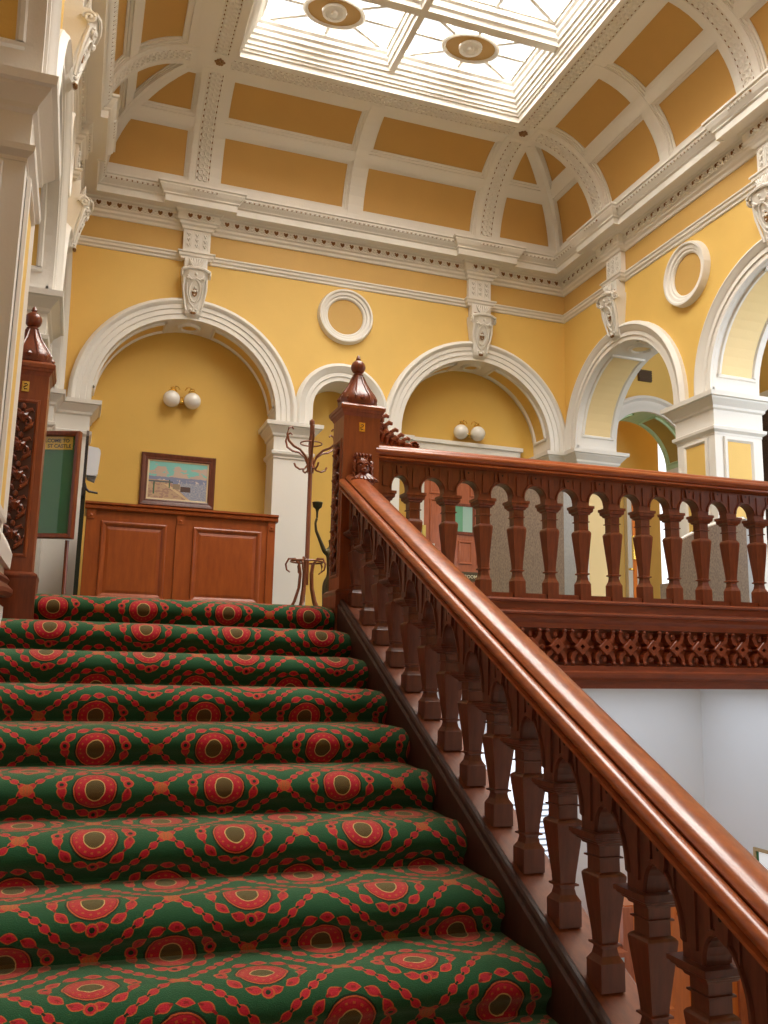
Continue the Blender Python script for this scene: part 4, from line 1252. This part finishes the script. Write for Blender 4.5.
mb = MB(); mb.lathe([(0, .14), (.03, .14), (.04, .12), (.05, .12)], n=20); mb.build('base', [BRZ], t)

# ------------------------------------------------------------------ display case, sanitiser stand
t = thing('notice_case', 'glazed green notice board in a brown wood frame with a yellow welcome card', 'notice board', (-.305, 8.50, 1.20), radians(-22))
Mn = lambda u, z, h=0: (u, -h, z)
mb = MB(); rect_frame(mb, Mn, -.24, .24, -.49, .50, [(0, -.03), (0, .03), (.01, .036), (.035, .03), (.045, .02), (.045, -.01)]); mb.build('frame', [WMD], t)
mb = MB(); mb.box(-.22, .22, .02, .03, -.47, .48); mb.build('board', [GRN], t)
mb = MB(); mb.box(-.2, .2, -.008, -.003, -.45, .46); mb.build('glass', [CASE], t)
mb = MB(); mb.box(-.16, .165, .008, .012, .335, .455); sg = mb.build('welcome_card', [SGN], t)
mb = MB(); mb.tube([(-.18, .03, -.5), (-.18, .05, -1.22)], .018); mb.tube([(.18, .03, -.5), (.18, .05, -1.22)], .018); mb.build('stand_leg', [WMD], t)
def text(body, size, mat, parent, loc, name, rot=(pi/2, 0, 0), align='CENTER'):
    cu = bpy.data.curves.new(name, 'FONT'); cu.body = body; cu.size = size; cu.align_x = align; cu.extrude = .0012; cu.offset = .001
    o = bpy.data.objects.new(name, cu); COL.objects.link(o)
    dg = bpy.context.evaluated_depsgraph_get(); me = bpy.data.meshes.new_from_object(o.evaluated_get(dg))
    bpy.data.objects.remove(o); bpy.data.curves.remove(cu)
    me.materials.clear(); me.materials.append(mat)
    o = bpy.data.objects.new(name, me); COL.objects.link(o); o.parent = parent; o.location = loc; o.rotation_euler = rot
    return o
text('WELCOME TO', .046, TXT, sg, (.135, .006, .402), 'card_lettering', align='RIGHT')
text('ST CASTLE', .046, TXT, sg, (.152, .006, .352), 'card_lettering', align='RIGHT')

t = thing('hand_sanitiser_stand', 'slim dark stand seen edge on carrying a white hand sanitiser dispenser', 'sanitiser stand', (-.025, 8.78, 0))
mb = MB(); mb.box(-.018, .022, -.02, .02, 0, 1.25); mb.build('post', [BLK], t)
mb = MB(); mb.loft([[(x, y, z) for y, z in ((-.16, 1.15), (.12, 1.15), (.12, 1.84), (-.16, 1.72))] for x in (-.014, .012)]); mb.build('back_panel', [DKP], t)
mb = MB(); mb.tube([(0, -.02, 1.30), (.02, -.03, 1.24), (.05, -.03, 1.215), (.13, -.03, 1.205)], [.014, .014, .012, .01], 8); mb.build('drip_tray', [DKP], t, smooth=True)
mb = MB()
pr = [(.014, 1.36), (.10, 1.36), (.115, 1.38), (.128, 1.58), (.124, 1.61), (.105, 1.63), (.014, 1.64)]
mb.loft([[(x, y, z) for x, z in pr] for y in (-.09, .05)]); mb.build('dispenser', [WPL], t)
mb = MB(); mb.loft([[(x, y, z) for x, z in ((.02, 1.335), (.09, 1.31), (.105, 1.36), (.02, 1.36))] for y in (-.06, .03)]); mb.build('nozzle', [plain('grey_plastic', (.25, .25, .3), .4)], t)
mb = MB(); mb.box(-.09, .10, -.12, .12, 0, .02); mb.build('base_plate', [BLK], t)

# ------------------------------------------------------------------ door in the right alcove
YD = YB+.42
d1 = bpy.data.objects.new('door_1', None); COL.objects.link(d1); d1.location = (4.62, YD, 0); tag(d1, 'reddish panelled door with green glass pane in the right alcove, white architrave', None, kind='structure')
mb = MB()
mb.box(-.78, -.56, -.05, 0, 0, 2.36); mb.box(.56, .78, -.05, 0, 0, 2.36); mb.box(-.80, .80, -.06, 0, 2.36, 2.50); mb.box(-.83, .83, -.085, 0, 2.50, 2.55)
for s in (-1, 1):
    for q in (.60, .66, .72): mb.box(s*q-.012, s*q+.012, -.065, -.05, 0, 2.36)
mb.build('architrave', [WHT], d1)
mb = MB(); mb.box(-.56, .56, -.03, 0, 0, 2.36); lf = mb.build('leaf', [WPK], d1)
mb = MB(); Mdd = lambda u, z, h=0: (u, -.03-h, z)
for a, b, c, d in ((-.48, -.08, 1.84, 2.28), (.08, .48, 1.84, 2.28), (-.48, -.28, 1.0, 1.78), (-.08, .12, .96, 1.26), (.18, .48, .96, 1.78), (-.24, -.12, .96, 1.26), (-.48, -.08, .1, .66), (.08, .48, .1, .66)):
    rect_frame(mb, Mdd, a, b, c, d, [(0, 0), (.004, .014), (.02, .014), (.035, -.004)])
mb.build('door_panel', [WPK], lf)
mb = MB(); rect_frame(mb, Mdd, -.22, .15, 1.34, 1.74, [(0, 0), (.0, .02), (.035, .018), (.035, 0)]); mb.build('pane_frame', [WMD], lf)
mb = MB(); mb.box(-.185, -.02, -.042, -.034, 1.375, 1.705); mb.box(-.02, .115, -.041, -.034, 1.375, 1.705, 1); mb.build('green_pane', [MINTG, MINTL], lf)
mb = MB(); mb.box(-.26, .24, -.036, -.03, .745, .865); pl = mb.build('name_plate', [PLT], lf)
text('DUDLEY ROOM', .058, TXL, pl, (-.02, -.038, .785), 'plate_lettering')
mb = MB(); mb.box(-.475, -.40, -.034, -.03, 1.08, 1.20); cd = mb.build('small_notice', [plain('white_card', (.75, .78, .8), .5)], lf)
mb = MB(); mb.poly([(-.438+.022*cos(a), -.0355, 1.13+.022*sin(a)) for a in [pi/8*k for k in range(16)]]); mb.build('notice_mark', [plain('blue_print', (.05, .12, .3), .5)], cd)
mb = MB(); mb.box(-.585, -.54, -.075, -.05, .95, 1.42); mb.build('finger_plate', [plain('yellow_strip', (.72, .55, .14), .5)], d1)

# ------------------------------------------------------------------ curved fabric screens (high backed booths)
def booth(label, pts, zt, loc):
    t = thing('curved_booth', label, 'booth seat', loc)
    n = len(pts); th = .06
    mb = MB(); rim = MB(); ring = []
    for i, ((x, y), z) in enumerate(zip(pts, zt)):
        a = pts[max(i-1, 0)]; b = pts[min(i+1, n-1)]
        d = Vector((b[0]-a[0], b[1]-a[1])).normalized(); nn = Vector((-d.y, d.x))*th/2
        ring.append([(x-nn.x, y-nn.y, 0), (x-nn.x, y-nn.y, z), (x+nn.x, y+nn.y, z), (x+nn.x, y+nn.y, 0)])
    mb.loft(ring); mb.build('fabric_back', [FAB], t)
    rim.tube([(x, y, z+.004) for (x, y), z in zip(pts, zt)], .022, 6); rim.build('piping', [WHT], t, smooth=True)
    x1, y1 = pts[-1]
    mb = MB(); 
    zz = zt[-1]
    prof = [(0, 0), (.24, 0), (.26, zz*.6), (.25, zz*.85), (.20, zz*.96), (.10, zz*1.02), (0, zz*1.03)]
    mb.loft([[(x1+q*.85, y1+q*.5+dy, z) for q, z in prof] for dy in (0, .05)]); mb.build('side_wing', [FABG], t)
    mb = MB(); xm = sum(p[0] for p in pts)/n; ym = max(p[1] for p in pts)
    mb.box(pts[0][0]+.12, x1-.06, ym+.05, ym+.45, .1, .45); mb.build('seat', [FAB], t)
    return t
px = [(-.47+.082*i) for i in range(9)]
booth('tall taupe fabric booth with curved top behind the gallery balusters near the stairs', [(x, .12*(x/.45)**2-.05) for x in px], [1.22, 1.30, 1.35, 1.39, 1.415, 1.43, 1.44, 1.44, 1.43], (3.87, 7.0, 0))
booth('lower taupe fabric booth behind the right hand gallery balusters by the white pier', [(x*.95, .10*(x/.45)**2-.05) for x in px], [.78, .83, .87, .91, .94, .965, .985, 1.0, 1.01], (5.40, 6.45, 0))

# tapestry far right
t = thing('wall_tapestry', 'dark brown tapestry hanging on the far wall at the right edge of the photo', 'tapestry', (8.5, 9.2, 1.6))
mb = MB(); mb.box(-.02, .0, -1.1, .35, .30, 1.62)
mb.box(-.02, .0, -1.1, .35, -.2, .3); mb.build('cloth', [TAP], t)
mb = MB(); mb.box(-.10, .02, -1.2, .45, 1.62, 1.76); mb.build('pelmet', [WHT], t)
mb = MB(); mb.box(8.52, 8.7, 7.6, 10.0, 0, 4.3); struct(mb.build('wall_corridor_return', [YEL]))

# ------------------------------------------------------------------ lower hall
t = thing('timber_lobby', 'bright orange panelled timber lobby door seen between the lowest balusters', 'door lobby', (5.24, 7.0, -4.2))
mb = MB(); mb.box(-.60, .60, 0, .48, 0, 1.87); mb.build('carcass', [WORG], t)
for q in (-.64, .54):
    mb = MB(); mb.box(q, q+.10, -.03, .02, 0, 1.86); mb.build('door_post', [WPK], t)
Ml2 = lambda u, z, h=0: (u, -h, z)
for a, b in ((-.50, -.04), (.04, .50)):
    mb = MB(); mb.box(a, b, -.012, 0, .05, 1.84)
    for c, d in ((.2, .9), (1.0, 1.45), (1.52, 1.75)): rect_frame(mb, Ml2, a+.08, b-.08, c, d, [(0, .012), (.006, .024), (.02, .024), (.035, .012)])
    dl = mb.build('door', [WORG], t)
    mb = MB(); mb.blob((a+.42 if a < 0 else a+.04, -.04, 1.78), .02, .025, .02, 10, 6); mb.build('knob', [BRS], dl, smooth=True)
mb = MB(); mb.box(5.86, 5.898, 6.62, 6.95, -4.2, -2.35); struct(mb.build('trim_24', [YEL]))
w3 = bpy.data.objects.new('window_2', None); COL.objects.link(w3); tag(w3, 'bright window with pale horizontal blinds behind the lower balusters', None, kind='structure')
SKYW = plain('bright_daylight', (.86, .92, 1.0), .5, emit=1.0)
mb = MB(); mb.box(2.9, 4.35, 7.46, 7.5, -3.4, -.95); mb.build('daylit_pane', [SKYW], w3)
mb = MB()
for q in ((2.85, 2.92, -3.45, -.9), (4.33, 4.40, -3.45, -.9), (3.6, 3.66, -3.4, -.95)): mb.box(q[0], q[1], 7.42, 7.5, q[2], q[3])
mb.box(2.85, 4.4, 7.42, 7.5, -.97, -.9); mb.box(2.85, 4.4, 7.42, 7.5, -3.45, -3.38); mb.build('frame', [WH2], w3)
mb = MB()
for k in range(22): mb.box(3.66, 4.33, 7.43, 7.455, -2.6+.05*k, -2.585+.05*k)
mb.build('blind', [plain('blind_slat', (.55, .62, .7), .6)], w3)
t = thing('wall_notice', 'small bright notice in a tan frame on the lower white wall at the right edge', 'notice', (5.9, 6.60, -2.2))
mb = MB(); rect_frame(mb, lambda u, z, h=0: (-h, u, z), -.24, .24, -.25, .33, [(0, 0), (0, .02), (.028, .02), (.03, .004)]); mb.build('frame', [plain('tan_wood', (.50, .36, .18), .5)], t)
mb = MB(); mb.box(-.006, 0, -.22, .22, -.23, .31); mb.build('card', [plain('glowing_notice_card', (.9, .93, .92), .4, emit=.35)], t)  # faint glow added so the card looks brightly lit
mb = MB(); mb.box(-.009, -.006, .185, .21, -.22, .30); mb.build('green_edge', [GRN], t)
t = thing('leaflet_rack', 'pale leaflet rack low in the hall beside the orange door frame', 'leaflet rack', (4.42, 6.9, -4.2))
mb = MB(); mb.box(-.18, .14, 0, .2, 0, 1.5); mb.box(-.2, .16, -.03, .22, 1.5, 1.54, 1); mb.build('rack', [BLU, WPK], t)
for i, (zz, xx) in enumerate(((1.15, .03), (.95, -.05), (1.3, -.08))):
    mb = MB(); mb.box(xx, xx+.07, -.012, 0, zz, zz+.12); mb.build('leaflet', [plain('leaflet_%d' % i, ((.6, .04, .03), (.04, .3, .08), (.2, .3, .6))[i], .5)], t)

# ------------------------------------------------------------------ light
W = bpy.data.worlds.new('world'); SC.world = W; W.use_nodes = True
bg = W.node_tree.nodes['Background']; bg.inputs[0].default_value = (.97, .985, 1.0, 1); bg.inputs[1].default_value = 1.5
def area(name, loc, rot, sx, sy, power, col=(1, 1, 1), spread=None):
    l = bpy.data.lights.new(name, 'AREA'); l.shape = 'RECTANGLE'; l.size = sx; l.size_y = sy; l.energy = power; l.color = col
    if spread: l.spread = spread
    o = bpy.data.objects.new(name, l); COL.objects.link(o); o.location = loc; o.rotation_euler = rot
    return o
area('skylight_daylight', (2.83, 5.9, 7.3), (0, 0, 0), 3.6, 6.4, 1700, (1, .95, .87))
rc = area('right_corridor_daylight', (8.3, 4.2, 2.3), (0, 0, 0), 2.6, 3.0, 170, (.80, .90, 1))
rc.rotation_euler = Vector((-2.6, 5.0, .3)).to_track_quat('-Z', 'Z').to_euler()
area('left_corridor_fill', (-2.7, 6.5, 2.2), (0, -pi/2, 0), 3.0, 6.0, 25, (.85, .92, 1))  # weak cool area light added in the corridor, which has no window
area('lower_hall_fill', (4.0, 6.5, -.52), (0, 0, 0), 3.4, 1.5, 22, (.78, .87, 1))  # added fill, out of sight under the gallery, brightens the lower walls
SC.view_settings.view_transform = 'Standard'; SC.view_settings.look = 'None'; SC.view_settings.gamma = 1; SC.view_settings.use_curve_mapping = False
SC.view_settings.exposure = -.08
SC.cycles.max_bounces = 8; SC.cycles.diffuse_bounces = 5; SC.cycles.glossy_bounces = 3; SC.cycles.transparent_max_bounces = 8
SC.cycles.use_denoising = True
SC.cycles.sample_clamp_indirect = 6
